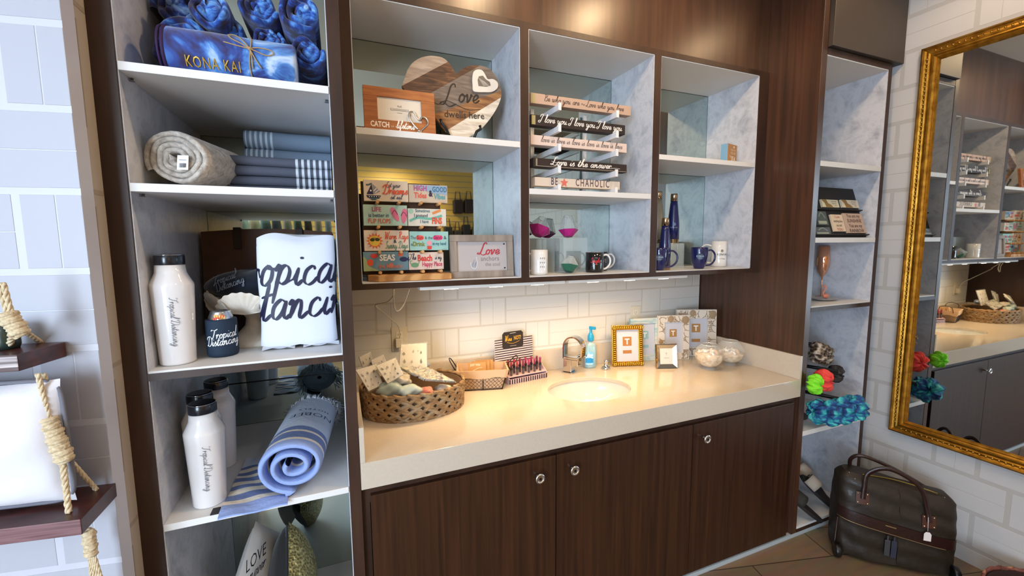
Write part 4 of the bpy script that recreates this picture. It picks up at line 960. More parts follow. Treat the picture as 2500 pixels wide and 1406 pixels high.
for i, (a, c_, col, lab) in enumerate(SG):
    y = .352; P = PY(a[0], (a[1]+c_[1])/2, y); Q = PY(c_[0], (a[1]+c_[1])/2, y); zt = (PY(a[0], a[1], y).z+PY(c_[0], a[1]+(3 if i < 4 else 0), y).z)/2; zb = (1.786, 1.690, 1.590, 1.510)[i//2]-.0035
    x0_, x1_ = P.x, Q.x; W = x1_-x0_; H = min(zt-zb, .082)
    if i % 2: H -= .004
    t = thing('small_sign', lab, 'sign', ((x0_+x1_)/2, .365, zb), 'small beach signs on the peg rack')
    F = FRONT(x0_, y, zb); b = MB(); b.fbox(F, 0, W, 0, H, -.028, 0); b.build('sign_block', mat(col, .65), t, bevel=.001)
    u = W/2
    if i == 0: it = [poly([(.045*W/.18, .008), (.055*W/.18, .004), (.030, .003), (.018, .012), (.012, .020), (.062, .020), (.057, .010)], '#3e5c66'), poly([(.008, .022), (.064, .022), (.058, .012), (.014, .012)], '#1d2246'),
        poly([(.010, .026), (.036, .026), (.030, .066)], '#26244e'), poly([(.038, .027), (.062, .038), (.033, .066)], '#8d8d98'), line([(.042, .032), (.056, .044)], .003, '#e7e2dc'), line([(.038, .040), (.048, .050)], .003, '#e7e2dc'), line([(.031, .068), (.016, .062), (.010, .064)], .005, '#3e5c66')]+[disc(.020+.009*k, .017, .002, '#e8e4de', 8) for k in range(5)]+[disc(.026, .040, .0035, '#e8e4de', 8),
        scr('Let your', .112, .056, .021, '#2c3357', wt=.10, sx=.8), scr('Dreams', .120, .029, .037, '#d4502f', wt=.125, sx=.88), scr('set sail', .122, .010, .021, '#2c3357', wt=.10, sx=.8)]
    elif i == 1: it = [poly([(.012, H-.002), (W-.002, H-.002), (W-.002, H*.45), (.090, H*.55)], '#8fa5b8'), txt('HIGH', .046, .047, .031, '#a0527e', bold=.03, sx=.72), txt('Tides', .046, .018, .031, '#d0604a', bold=.03, sx=.75), txt('&', .088, .026, .034, '#241f3c', bold=.04, sx=.7), txt('GOOD', .126, .045, .029, '#3d6f93', bold=.03, sx=.68), txt('Vibes', .126, .016, .029, '#5d9aa0', bold=.03, sx=.75)]
    elif i == 2: it = [txt('LIFE', .050, .056, .024, '#a5486c', bold=.02, sx=.9), txt('is better in', .058, .034, .022, '#25456a', bold=.008, sx=.82), txt('FLIP FLOPS', .060, .010, .025, '#c95c48', bold=.018, sx=.72)]
    elif i == 3: it = [line([(.006, .02), (.04, .034), (.09, .030), (.14, .044)], .010, '#6fae9c'), disc(.012, .060, .010, '#9cc4ae', 12), line([(.10, .052), (.135, .066)], .010, '#e08a4c'), txt('Sometimes', .060, .056, .019, '#1c5a6a', bold=.01, sx=.72), txt('I pretend', .052, .037, .019, '#1c2a4a', bold=.01, sx=.8), txt('I have', .066, .012, .020, '#1c5a6a', bold=.01, sx=.75), txt('FINS', .118, .010, .036, '#d8573a', bold=.04, sx=.60)]
    elif i == 4:
        st = []
        for k in range(28): r_ = (.033 if k % 2 == 0 else .022); a_ = 2*PI*k/28; st.append((.040+r_*math.cos(a_), .040+r_*math.sin(a_)))
        it = [poly(st, '#e2663c'), disc(.040, .040, .021, '#e3c14a', 24), disc(.031, .044, .0095, '#3a3a22', 14, .0065), disc(.050, .045, .0095, '#3a3a22', 14, .0065), line([(.028, .050), (.054, .051)], .002, '#3a3a22'),
            scr('Warm Rays', .124, .047, .030, '#d8573a', wt=.115, sx=.68), txt('&', .118, .032, .018, '#27414f', bold=.03), scr('Sunny Days', .124, .010, .029, '#5c8a72', wt=.115, sx=.64)]
    elif i == 5: it = [txt('The', .014, .046, .020, '#27414f', sx=.7), disc(.042, .052, .017, '#e8655a', 14, .011), txt('Sun', .042, .046, .022, '#a02a38', bold=.03, sx=.8), txt('& the', .078, .046, .018, '#27414f', sx=.8), disc(.116, .052, .022, '#e0537c', 14, .011), txt('Sand', .116, .046, .022, '#a11f55', bold=.03, sx=.8), txt('&', .147, .046, .020, '#27414f'),
            txt('a', .008, .020, .018, '#27414f'), txt('Drink', .036, .018, .026, '#8a8a2c', bold=.03, sx=.8), disc(.080, .030, .010, '#e79aa0', 12), poly([(.072, .004), (.088, .004), (.090, .018), (.070, .018)], '#d9483a'), txt('in my hand', .122, .021, .020, '#3a6f88', bold=.008, sx=.66)]
    elif i == 6: it = [poly([(.0, .0), (.06, .0), (.02, .02), (.01, .05), (.0, .06)], '#9fae7a'), disc(.042, .060, .014, '#d8403c', 16, .009), disc(.026, .034, .012, '#e0542c', 16, .014), disc(.144, .066, .010, '#e0643c', 14), disc(.156, .045, .016, '#1d2a52', 16, .010), poly([(.168, .045), (.178, .056), (.178, .034)], '#1d2a52'),
            txt('SEAS', .092, .041, .034, '#eee9e0', bold=.035, sx=.85), txt('the Moment', .104, .010, .026, '#c77a68', bold=.02, sx=.72), disc(.105, .022, .009, '#d0745c', 12)]
    else: it = [scr('The', .016, .042, .026, '#2c3a4a', wt=.13, sx=.7), txt('Beach', .066, .036, .036, '#cf4038', bold=.035, sx=.72), scr('is my', .122, .042, .022, '#2c3a4a', wt=.12, sx=.6), txt('Happy Place', .096, .014, .026, '#c8375c', bold=.025, sx=.66), disc(.024, .020, .016, '#6f9a70', 16, .010), line([(.008, .024), (.006, .036), (.014, .038)], .003, '#6f9a70'), line([(.038, .024), (.042, .034), (.036, .038)], .003, '#6f9a70')]
    printed('painted_picture', F, it, t)
    if i == 2:
        for (cx__, cz__, an) in ((.120, .046, .45), (.156, .040, -.12)):
            pts = []
            for k in range(20): a_ = 2*PI*k/20; r1 = .0115*(1+.12*math.sin(a_)); xx, zz = r1*math.cos(a_), .030*math.sin(a_); pts.append((cx__+xx*math.cos(an)-zz*math.sin(an)*-1*0+zz*math.sin(-an)*-1*-1, cz__+xx*math.sin(an)+zz*math.cos(an)))
            printed('flip_flop_picture', F, [poly(pts, '#dc6f8e'), line([(cx__-.012, cz__), (cx__-.004, cz__+.014), (cx__+.003, cz__+.012), (cx__+.010, cz__-.002)], .0022, '#33263a')], t, w=.0012)

t = thing('picture_frame', 'grey wood frame reading Love anchors the soul, beside the peg rack', 'picture frame', (.575, .33, ZB), )
F = leanF((.437, .322, ZB+.0008), (.722, .322, ZB+.0008), .08); W, H = .285, .184
M_GW = ramp_mat('grey_wood', 'noise', [(.3, '#75685f'), (.6, '#95877b'), (.8, '#a3978c')], (6, 6, 1), 4, 5, .6)
b = MB(); fr_poly(b, F, W, H, .028, .257, .028, .156, -.018, 0); b.fbox(F, 0, W, 0, H, -.020, -.016); b.build('frame', M_GW, t, bevel=.0012)
b = MB(); b.fbox(F, .028, .257, .028, .156, -.015, -.011); c_ = b.build('glass_panel', mat('#b9b1b0', .08, coat=.6), t)
printed('lettering', F, [scr('Love', .175, .100, .050, '#b03a46', wt=.12, sx=1.1), txt('anchors', .178, .072, .030, '#7d7876', sx=.9), txt('the soul', .190, .049, .024, '#8b8683', sx=.9)]+[line([(.092+.006*k, .046), (.100+.006*k, .066+.012*(k % 2))], .002, '#7f8ba0') for k in range(4)]+[line([(.088, .066), (.094, .044), (.108, .038), (.118, .056), (.116, .090)], .003, '#cdd2da')], c_, w=-.0105)
b = MB()
for q_ in ((.246, .145), (.246, .039)): b.lathe([(.0035, 0), (.0035, .002), (.001, .003)], F(q_[0], q_[1], -.011), 12, axis=F(0, 0, 1)-F(0, 0, 0))
b.build('screw', mat('#4c4a4a', .3, .9), t)

# ================================================================== WALL CABINET, MIDDLE BAY, UPPER: white bracket rack and five long signs
M_RK = mat('#dfe0e4', .4)
yb = .335
rows = [((1296, 228), (1296, 250), (1540, 258), (1540, 284), '#b69a88', 'Be who you are ~ Love who you love', '#3c2c2c', 'tan block sign reading Be who you are, Love who you love, topmost on the rack'),
        ((1296, 280), (1296, 304), (1526, 305), (1526, 330), '#271d1d', 'I love you I love you I love you', '#dcd8d4', 'black block sign reading I love you three times'),
        ((1296, 330), (1296, 354), (1530, 350), (1530, 372), '#d4c0b6', 'love is love is love is love is love is love', '#55484a', 'pale pink block sign with love is love in small script'),
        ((1302, 386), (1302, 409), (1530, 401), (1530, 420), '#2c201e', 'Love is the answer', '#e2dcd4', 'dark framed sign reading Love is the answer'),
        ((1306, 433), (1306, 455), (1513, 443), (1513, 463), '#cdbfb0', '', '#5a4650', 'cream sign reading BEACHAHOLIC with a red starfish, lowest on the rack')]
t_r = thing('sign_rack', 'white bracket rack carrying five long word signs, middle bay of the cabinet', 'rack', (1.08, .45, SU[1]))
zs = []
for i, (tl, bl, tr, brr, col, sx__, tc_, lab) in enumerate(rows):
    x0_ = PY(bl[0], bl[1], yb).x; x1_ = PY(brr[0], brr[1], yb).x; zb = (PY(*bl, yb).z+PY(*brr, yb).z)/2; zt = (PY(*tl, yb).z+PY(*tr, yb).z)/2
    if i == 4: zb = max(zb, SU[1]+.022)
    zs.append(zb); W = x1_-x0_; H = zt-zb; x0_ = max(x0_, .782)
    t = thing('word_sign', lab, 'sign', ((x0_+x1_)/2, .35, zb), 'long word signs on the white rack')
    F = FRONT(x0_, yb, zb+.0004); W = x1_-x0_; b = MB(); b.fbox(F, 0, W, 0, H, -.040, 0); b.build('sign_block', mat(col, .6), t, bevel=.0012)
    if i == 3: it = [('g', [(.018, .004), (W-.004, .004), (W-.004, .0055), (.018, .0055)], '#b9ad9c'), ('g', [(.012, .004), (.020, .004), (.020, H-.003), (.012, H-.003)], '#8f8677'), scr(sx__, W*.50, H*.34, .036, tc_, wt=.11, sx=1.25), line([(.09, H*.75), (.12, H*.60), (.16, H*.74)], .0016, tc_), line([(W*.80, H*.35), (W*.86, H*.45), (W*.92, H*.4)], .0016, tc_)]
    elif i == 4: it = [txt('BE', .098, H*.2, .048, tc_, bold=.012, sx=.62, spacing=1.25), txt('CHAHOLIC', W*.66, H*.2, .048, tc_, bold=.012, sx=.62, spacing=1.35)]
    else: it = [scr(sx__, W*.52, H*.36, (.030, .035, .029)[i], tc_, wt=(.085, .10, .08)[i], sx=(.98, 1.02, 1.0)[i])]
    if i < 2: it.append(('g', [(.004, .003), (.022, .003), (.022, H-.003), (.004, H-.003)], '#a9a070'))
    if i == 4:
        st = []
        for k in range(10): r_ = .022 if k % 2 == 0 else .010; a_ = PI/2+2*PI*k/10; st.append((W*.325+r_*math.cos(a_), H*.5+r_*math.sin(a_)))
        it.append(poly(st, '#cf6a5c'))
    printed('lettering', F, it, t)
xa = (PY(1365, 262, .31).x, PY(1506, 280, .31).x)
for i, zb in enumerate(zs):
    for xx in xa: MB().box((xx-.0075, .310, zb-.026), (xx+.0075, .590, zb)).box((xx-.0075, .302, zb-.026), (xx+.0075, .310, zb+.007)).build('bracket_arm', M_RK, t_r, bevel=.0008)
for xx in xa: MB().box((xx-.009, .590, SU[1]+.001), (xx+.009, .602, zs[0]+.06)).build('post', M_RK, t_r)
for i, zb in enumerate(zs[:4]): MB().box((xa[0]+.0076, .576, zb-.020), (xa[1]-.0076, .589, zb-.004)).build('crossbar', M_RK, t_r)

# ================================================================== MIDDLE BAY, LOWER: mugs, glass jewels
def mug(x, y, z, r, h, m, label, ang, items=None, mh=None, taper=None, group='mugs on the cabinet floor', hw=.55):
    t = thing('mug', label, 'mug', (x, y, z), group)
    b = MB(); pr = taper or [(r*.86, 0), (r*.97, .003), (r, .012), (r, h*.5), (r, h)]
    inner = [(pr[-1][0]-.003, pr[-1][1])]+[(max(q_[0]-.004, .001), max(q_[1], .006)) for q_ in reversed(pr[1:-1])]+[(.001, .007)]
    b.lathe(pr+inner, (x, y, z), 40, mis=[0]*(len(pr)-1)+[1]*(len(inner)+1)); b.build('mug_body', [m, mh or m], t)
    d = V((math.cos(ang), math.sin(ang), 0)); rr = pr[-1][0]; b = MB()
    pts = [(rr-.003, h*.82), (rr+h*.22, h*.86), (rr+h*.40, h*.66), (rr+h*.38, h*.38), (rr+h*.18, h*.18), ((pr[2][0] if taper is None else pr[2][0])-.001, h*.15)]
    b.tube([V((x, y, z+p[1]))+d*p[0] for p in catmull(pts, 5)], .0052, 8); b.build('handle', mh or m, t)
    if items:
        a0 = math.atan2(CAM.y-y, CAM.x-x)+items[0]
        Fm = lambda u, v, w=0: V((x+(r+w)*math.cos(a0+u/r), y+(r+w)*math.sin(a0+u/r), z+v))
        printed('lettering', Fm, items[1], t, w=.0008)
    return t
M_MW = mat('#e4e1dd', .15, coat=.5); M_MB = mat('#141316', .12, coat=.5); M_MN = mat('#171c4e', .18, coat=.5)
mug(.868, .365, ZB, .040, .116, M_MW, 'white mug at the left end of the middle bay', 2.6, (.35, [('g', [(-.010+.009*j, .035+.020*k), (-.006+.009*j, .035+.020*k), (-.006+.009*j, .041+.020*k), (-.010+.009*j, .041+.020*k)], '#8a8784') for k in range(3) for j in range(3)]))
p = PZ(1452, 661, ZB); mug(1.185, .385, ZB, .0445, .100, M_MB, 'black mug with a white handle and red writing', -.15, (.10, [scr('Single', .0, .050, .024, '#c02a30', wt=.14, sx=.8), ('g', [(-.008, .040), (.010, .040), (.010, .0425), (-.008, .0425)], '#8d8a89'), ('g', [(-.004, .072), (.010, .072), (.010, .0745), (-.004, .0745)], '#7d7a7a')]), M_MW)
mug(1.278, .480, ZB, .044, .100, M_MB, 'second black mug with a white handle, behind the first', -.15, (.25, [txt('LOVE', .0, .045, .026, '#8e8b88', bold=.01)]), M_MW)
def box_shell(b, a, c, th=.003, mi=0, top=True):
    (x0, y0, z0_), (x1, y1, z1_) = a, c
    b.box((x0, y0, z0_), (x1, y0+th, z1_), mi).box((x0, y1-th, z0_), (x1, y1, z1_), mi).box((x0, y0+th, z0_), (x0+th, y1-th, z1_), mi).box((x1-th, y0+th, z0_), (x1, y1-th, z1_), mi)
    if top: b.box((x0+th, y0+th, z1_-th), (x1-th, y1-th, z1_), mi)
M_ACR = mat('#dfe9e6', .04, alpha=.16, coat=.5)
M_CLEAR = mat('#e3ebe9', .04, alpha=.20, coat=.8)
b = MB(); box_shell(b, (1.005, .42, ZB+.0005), (1.165, .56, ZB+.172)); tag(b.build('acrylic_riser', M_ACR), 'clear acrylic riser box under the right pink glass vase', 'riser', 'clear acrylic risers')
b = MB(); box_shell(b, (.815, .44, ZB+.0005), (.99, .58, ZB+.172)); tag(b.build('acrylic_riser', M_ACR), 'clear acrylic riser box under the left pink glass vase', 'riser', 'clear acrylic risers')
def jewel(c, s, yaw, tilt, col, label, flip=1, hs=1.0):
    # faceted glass vase: six-sided girdle, pointed foot, open top; coloured lower half
    t = thing('glass_vase', label, 'vase', c, 'faceted glass vases')
    R = Matrix.Rotation(yaw, 3, 'Z') @ Matrix.Rotation(tilt, 3, 'Y'); c = V(c); o = c
    def P(r, z, k, off=0): a = 2*PI*(k+off)/6; return V((r*math.cos(a), r*math.sin(a), z))
    foot = [P(s*.45, 0, k) for k in range(6)]; girdle = [P(s*1.0, s*.62+.06*s*math.sin(k*2), k, .5) for k in range(6)]; mid = [P(s*.86, s*.75, k, 0) for k in range(6)]; rim = [P(s*.44, s*1.95*hs, k, 0) for k in range(6)]
    pts = foot+girdle+rim; pts = [R@q_ for q_ in pts]; mz = min(q_.z for q_ in pts); pts = [q_+o-V((0, 0, mz)) for q_ in pts]
    b = MB(); b.v = list(pts[:12])
    low = [tuple(range(5, -1, -1))]+[(k, (k+1) % 6, 6+k) for k in range(6)]+[((k+1) % 6, 6+(k+1) % 6, 6+k) for k in range(6)]
    up = [(6+k, 6+(k+1) % 6, 12+(k+1) % 6) for k in range(6)]+[(6+k, 12+(k+1) % 6, 12+k) for k in range(6)]
    b.f = [list(f) for f in low]; b.m = [0]*len(low); b.sm = [False]*len(low)
    o1 = b.build('coloured_base', col, t); b = MB(); b.v = list(pts[6:]); b.f = [[i-6 for i in f] for f in up]; b.m = [0]*len(up); b.sm = [False]*len(up)
    o2 = b.build('clear_top', M_CLEAR, t)
    for o_ in (o1, o2): sm = o_.modifiers.new('solid', 'SOLIDIFY'); sm.thickness = .0022
    b = MB()
    for k in range(6): b.tube([pts[12+k], pts[12+(k+1) % 6]], .0011, 5); b.tube([pts[6+k], pts[12+k]], .0008, 5)
    b.build('rim_edge', mat('#cfd6d4', .1, .3), t); return t
M_PINK = mat('#c2247f', .12, coat=.5); M_TEAL = mat('#0e5f4d', .10, coat=.6)
jewel((.925, .505, ZB+.1735), .060, .4, .50, M_PINK, 'faceted pink-bottomed glass vase, tilted, on the left riser', hs=.8)
jewel((1.093, .485, ZB+.1735), .052, 1.2, .22, M_PINK, 'faceted pink-bottomed glass vase, upright, on the right riser', hs=1.05)
jewel((1.030, .375, ZB+.001), .047, .6, .35, M_TEAL, 'faceted green-bottomed glass vase between the mugs', hs=.8)

# ================================================================== RIGHT BAY
t = thing('block_sign', 'small square wooden block sign ending in SEA with a blue side', 'sign', (2.14, .40, SU[2]))
P0 = V((2.062, .470, SU[2]+.0006)); P1 = V((2.122, .395, SU[2]+.0006))
F = leanF(V((2.020, .400, SU[2]+.0006)), V((2.1345, .432, SU[2]+.0006)), .0)
F = leanF(V((1.995, .330, SU[2]+.0006)), V((2.110, .360, SU[2]+.0006)), .0)
b = MB(); b.fbox(F, 0, .104, 0, .106, -.038, 0, 0); b.m = [1 if k == 5 else 0 for k in range(6)]
b.build('block', [mat('#b28350', .6), mat('#7ba7c4', .6)], t, bevel=.001)
printed('lettering', F, [txt('SEA', .062, .016, .036, '#e6dccb', bold=.02, sx=.85), txt('YOU BY', .060, .052, .018, '#e0d2bc', sx=.9), txt('THE', .030, .034, .014, '#e0d2bc', sx=.9), txt('FIND ME', .058, .070, .015, '#dccbb2', sx=.9), disc(.066, .092, .007, '#e0d2bc', 10)], t)
t = tag(MB().box((1.4775, .33, SU[2]+.0006), (1.520, .345, SU[2]+.145)).build('wooden_plaque', mat('#a77c4c', .6), bevel=.001), 'tan wooden plaque standing at the left end of the upper right shelf', 'plaque')
def sbottle(x, y, z, h, m, label, logo=False):
    t = thing('steel_bottle', label, 'bottle', (x, y, z), 'slim steel bottles'); k = h/.275
    b = MB(); b.lathe([(.030*k, 0), (.031*k, .002), (.031*k, .020*k), (.0315*k, .021*k)], (x, y, z), 36, mi=0); b.build('base_ring', mat('#b59a78', .25, 1.0), t)
    b = MB(); b.lathe([(.0318*k, .0212*k), (.032*k, .10*k), (.030*k, .13*k), (.022*k, .205*k), (.0185*k, .234*k)], (x, y, z), 36); b.build('bottle_body', m, t)
    b = MB(); b.lathe([(.0195*k, .2342*k), (.0195*k, .268*k), (.017*k, .275*k)], (x, y, z), 32); b.build('cap', mat('#b9a58c', .2, 1.0), t)
    a0 = math.atan2(CAM.y-y, CAM.x-x)+.15; r = .0322*k
    if logo: printed('logo', lambda u, v, w=0: V((x+(r+w)*math.cos(a0+u/r), y+(r+w)*math.sin(a0+u/r), z+v)), [disc(0, .105*k, .009, '#5a6a92', 14), txt('KONA KAI', 0, .084*k, .010, '#7f8cad', sx=.8)], t, w=.0006)
M_NB = mat('#151c52', .22, coat=.5); M_TB = mat('#8e8672', .35)
b = MB(); box_shell(b, (1.62, .42, ZB+.0005), (1.80, .575, ZB+.140)); tag(b.build('acrylic_riser', M_ACR), 'clear acrylic riser box under the slim bottles', 'riser', 'clear acrylic risers')
sbottle(1.762, .470, ZB+.1415, .275, M_NB, 'navy slim bottle standing on the clear riser', True)
sbottle(1.655, .475, ZB+.1415, .285, M_TB, 'taupe slim bottle standing on the riser, beside the navy one')
sbottle(1.628, .385, ZB+.0005, .275, M_NB, 'navy slim bottle standing low in front of the riser')
cup = [(.023, 0), (.026, .004), (.031, .014), (.040, .040), (.0445, .072), (.0455, .105), (.0450, .118)]
lg = [disc(0, .068, .017, '#4c5a72', 20), disc(0, .068, .0155, '#1a1f4a', 20)]+[line([(0, .068), (.016*math.cos(a), .068+.016*math.sin(a))], .0009, '#6b7a8c') for a in [2*PI*k/16 for k in range(16)]]+[txt('KONA', 0, .066, .013, '#9fb0c4', bold=.01), txt('KAI', 0, .056, .010, '#9fb0c4')]
mug(1.560, .350, ZB, .0455, .118, M_MN, 'navy cup with a sunburst emblem, left of the low bottle', -.5, (.05, lg), taper=cup)
mug(1.840, .350, ZB, .0455, .118, M_MN, 'navy cup with a sunburst emblem and its handle to the right', -.25, (.10, lg), taper=cup)
mug(2.085, .440, ZB, .0420, .150, M_MW, 'tall white mug with small dark print, at the far right of the cabinet floor', 2.2, (.42, [disc(.0, .095, .008, '#8b8279', 14), txt('KONA KAI', .004, .068, .017, '#3c3836', bold=.012, sx=.75), ('g', [(-.02, .060), (.024, .060), (.024, .0615), (-.02, .0615)], '#8b8279'), txt('San Diego', .0, .046, .010, '#6a625c')]))

# ================================================================== UNDER-CABINET LIGHTS, CORDS, OUTLETS
for k, (x0_, x1_) in enumerate(((.298, .965), (.985, 1.700))):
    t = thing('light_bar', 'white light bar under the wall cabinet, '+('left one' if k == 0 else 'right one'), 'light', ((x0_+x1_)/2, .325, 1.424), 'light bars under the cabinet')
    MB().box((x0_, .290, 1.426), (x1_, .352, 1.4405)).build('housing', mat('#dcdad6', .4), t, bevel=.002)
    for j in range(3):
        xx = x0_+(x1_-x0_)*(.2+.3*j); MB().box((xx-.030, .305, 1.4235), (xx+.030, .330, 1.4258)).build('lamp_lens', mat('#fff0d8', .3, emit=14), t)
M_CORD = mat('#c8c1b2', .5)
b = MB()
pts = [PY(962, 704, .40), PY(960, 722, .44), PY(945, 738, .48), PY(917, 745, .50), PY(935, 762, .54), PY(962, 785, .60), PY(974, 800, .64), PY(977, 832, .665)]
b.tube(catmull([tuple(p) for p in pts], 6), .0028, 8)
pts = [PY(960, 704, .40), PY(961, 730, .42), PY(965, 756, .42), PY(975, 757, .42), PY(988, 738, .42), PY(1000, 704, .40)]
b.tube(catmull([tuple(p) for p in pts], 6), .0026, 8)
tag(b.build('power_cord', M_CORD), 'pale power cord looping down from the wall cabinet to the left outlet', 'cord')
def outlet(px, py, label):
    p = PY(px, py, YB-.0012); t = thing('wall_outlet', label, 'outlet', (p.x, YB-.004, p.z-.058)); F = FRONT(p.x, YB-.0012, p.z)
    b = MB(); b.fbox(F, -.038, .038, -.060, .060, 0, .0045); b.build('cover_plate', mat('#d9d2c0', .4), t, bevel=.002)
    for v in (.020, -.024):
        b = MB(); b.fbox(F, -.016, .016, v-.015, v+.015, .0045, .006); s_ = b.build('socket', mat('#e4ddcc', .4), t)
        printed('slots', F, [('g', [(-.007, v-.002), (-.005, v-.002), (-.005, v+.007), (-.007, v+.007)], '#2a2622'), ('g', [(.005, v-.002), (.007, v-.002), (.007, v+.007), (.005, v+.007)], '#2a2622'), disc(0, v-.008, .0022, '#2a2622', 8)], s_, w=.0062)
    return F
F = outlet(975, 827, 'cream wall outlet at the left with an adapter plugged in')
b = MB(); F = FRONT(PY(975, 832, .66).x, YB-.0075, PY(975, 838, .66).z); b.fbox(F, -.018, .012, -.022, .024, 0, .028, 0); b.build('', M_CORD) if 0 else tag(b.build('plug_adapter', mat('#d6cebb', .4), bevel=.003), 'cream plug adapter in the left wall outlet', 'adapter')
outlet(1550, 770, 'cream wall outlet behind the picture frames')
# ================================================================== COUNTER: oval seagrass basket with packets
def braid_basket(name, label, c, rx, ry, h, rows, cols, mats, flare=.0, rim_lift=0.0):
    t = thing(name, label, 'basket', c); c = V(c)
    b = MB(); b.lathe([(1-.02, 0), (1.0, .01), (1+flare, h-.004), (1+flare-.06/rx*.12, h-.004), (1-.05, .014), (.02, .012)], c, 56, sx=rx*.965, sy=ry*.965)
    b.build('basket_lining', mats[1], t)
    b = MB()
    hr = h/rows
    for j in range(rows):
        for i in range(cols):
            for s_ in (1, -1):
                z = hr*(j+.5)+hr*.235*s_; k = 1+flare*(z/h)
                a = 2*PI*(i+.35*(j % 2))/cols; n = V((math.cos(a)/rx, math.sin(a)/ry, 0)).normalized(); tg = V((-n.y, n.x, 0))
                p = c+V((rx*k*math.cos(a), ry*k*math.sin(a), z)); L = PI*(rx+ry)/cols
                dirv = (tg*.88-V((0, 0, 1))*.44*s_).normalized(); up = n.cross(dirv); R = Matrix((dirv, n, up)).transposed()
                b.ell(p+n*.001, (L*.80, .0068, hr*.38), R, 8, 6, 1 if (i+j) % 3 == 0 else 0)
    for z, r_ in ((h, .0065), (.005, .006)):
        k = 1+flare*(z/h); b.tube([c+V((rx*k*math.cos(a), ry*k*math.sin(a), z+(.0025*math.sin(a*24)))) for a in [2*PI*q/72 for q in range(72)]], r_, 8, closed=True)
    b.build('woven_wall', [mats[0], mats[2]], t); return t
M_SG = [ramp_mat('seagrass', 'noise', [(.3, '#6b5034'), (.6, '#94734c'), (.8, '#b0946b')], (1, 1, 1), 40, 5, .7, .5), mat('#5a4430', .9), ramp_mat('seagrass2', 'noise', [(.3, '#7d6a52'), (.7, '#a28a69')], (1, 1, 1), 40, 5, .7, .5)]
braid_basket('woven_basket', 'oval braided seagrass basket on the counter, full of small packets', (.283, .432, CZ+.0005), .215, .170, .108, 5, 26, M_SG, .03)
M_CARD = ramp_mat('shell_card', 'voronoi', [(.0, '#8a8378'), (.09, '#cfc7b8'), (.2, '#ded6c8')], (1, 1, 1), 26, 2, .35, .0, coat=.3)
M_FILM = mat('#e9ecea', .08, trans=0.0, alpha=.14, coat=.8)
def packet(tl, tr, br_, bl, y, label, dy=.05, th=.008, m=None, fan=True):
    # a flat bagged card; corners given clockwise from the upper left, the lower edge nearer the viewer
    P = [PY(*tl, y), PY(*tr, y+.01), PY(*br_, y-dy), PY(*bl, y-dy)]
    u = (P[1]-P[0]); v = (P[0]-P[3]); n = u.cross(v).normalized(); t = thing('shell_packet', label, 'packet', tuple(sum(P, V())/4), 'packets in the oval basket')
    b = MB(); b.hexa([P[3], P[2], P[1], P[0]], n*th); card_ = b.build('card', m or M_CARD, t, bevel=.001)
    if m is None:
        rs = random.Random(int(tl[0]*3)); Fp = lambda a, c2, w=0: P[3].lerp(P[2], a).lerp(P[0].lerp(P[1], a), c2)+n*(th+w)
        its = []
        for q_ in range(9):
            a_, c2 = (q_ % 3)*.30+.16+rs.uniform(-.04, .04), (q_//3)*.28+.16+rs.uniform(-.04, .04); k1, k2, k3 = rs.uniform(.03, .07), rs.uniform(.05, .09), rs.uniform(-.04, .04)
            its.append(poly([(a_-k1, c2), (a_-k3, c2-k2), (a_+k1, c2-k2*.4), (a_+k3, c2+k2)], ('#8d877e', '#a8a196', '#6f6a64')[q_ % 3]))
        printed('shell_print', Fp, its, card_, w=.0008)
    cx__ = sum(P, V())/4; b = MB(); rnd = random.Random(int(tl[0]))
    def fn(uu, vv):
        p = P[3].lerp(P[2], uu).lerp(P[0].lerp(P[1], uu), vv); q = cx__+(p-cx__)*1.10; e = min(uu, 1-uu, vv, 1-vv)
        return q+n*(th+.002+.0035*math.sin(uu*31+vv*7)*math.cos(vv*27))-n*(.006 if e < .04 else 0)
    b.grid(fn, 22, 22); b.build('clear_bag', M_FILM, t)
packet((978, 842), (1040, 838), (1042, 912), (972, 912), .50, 'large upright shell packet at the back of the oval basket', .03)
packet((876, 872), (903, 858), (916, 905), (895, 925), .49, 'small shell packet sticking up at the far left of the basket', .02)
packet((905, 880), (935, 866), (950, 905), (918, 925), .46, 'small shell packet second from the left, partly covered', .02)
packet((868, 905), (918, 890), (934, 940), (900, 956), .40, 'front left shell packet hanging over the basket rim', .05)
packet((918, 895), (965, 875), (985, 915), (946, 938), .38, 'shell packet leaning in the middle of the basket', .05)
M_COLL = ramp_mat('collage_print', 'noise', [(.36, '#3f2c33'), (.44, '#9a8a78'), (.5, '#6f8790'), (.56, '#c8b48a'), (.64, '#4a3850')], (1, 1, 1), 22, 4, .25, 1.5, coat=.5)
packet((972, 900), (1045, 902), (1108, 935), (1035, 930), .44, 'dark-edged colourful packet lying across the right of the basket', .09, .012, M_COLL)
def lump(c, rad, m, label, name='bagged_item', cat='packet', seed=0, n=28, amp=.14, film=True):
    rnd = random.Random(seed); p = [rnd.uniform(0, 6) for _ in range(5)]; t = thing(name, label, cat, tuple(c), 'soft bagged items in the basket' if film else None); c = V(c); b = MB()
    def fn(s_):
        def g(u, v):
            a = 2*PI*u; q_ = PI*v; r = s_*(1+amp*math.sin(3*a+p[0]+2*q_)*math.sin(q_)+amp*.6*math.sin(5*a+p[1]-5*q_)*math.sin(q_)+amp*.35*math.sin(11*a+p[2])*math.sin(q_)*math.sin(9*q_+p[3]))
            return c+V((rad[0]*math.sin(q_)*math.cos(a)*r, rad[1]*math.sin(q_)*math.sin(a)*r, -rad[2]*math.cos(q_)*r))
        return g
    b.grid(fn(1), n, n//2); b.build('item', m, t)
    if film: b = MB(); b.grid(fn(1.07), n, n//2); b.build('clear_bag', M_FILM, t)
    return t
lump(PY(955, 950, .34), (.050, .035, .034), mat('#93a39b', .6), 'grey-green bagged item at the front of the basket', seed=1)
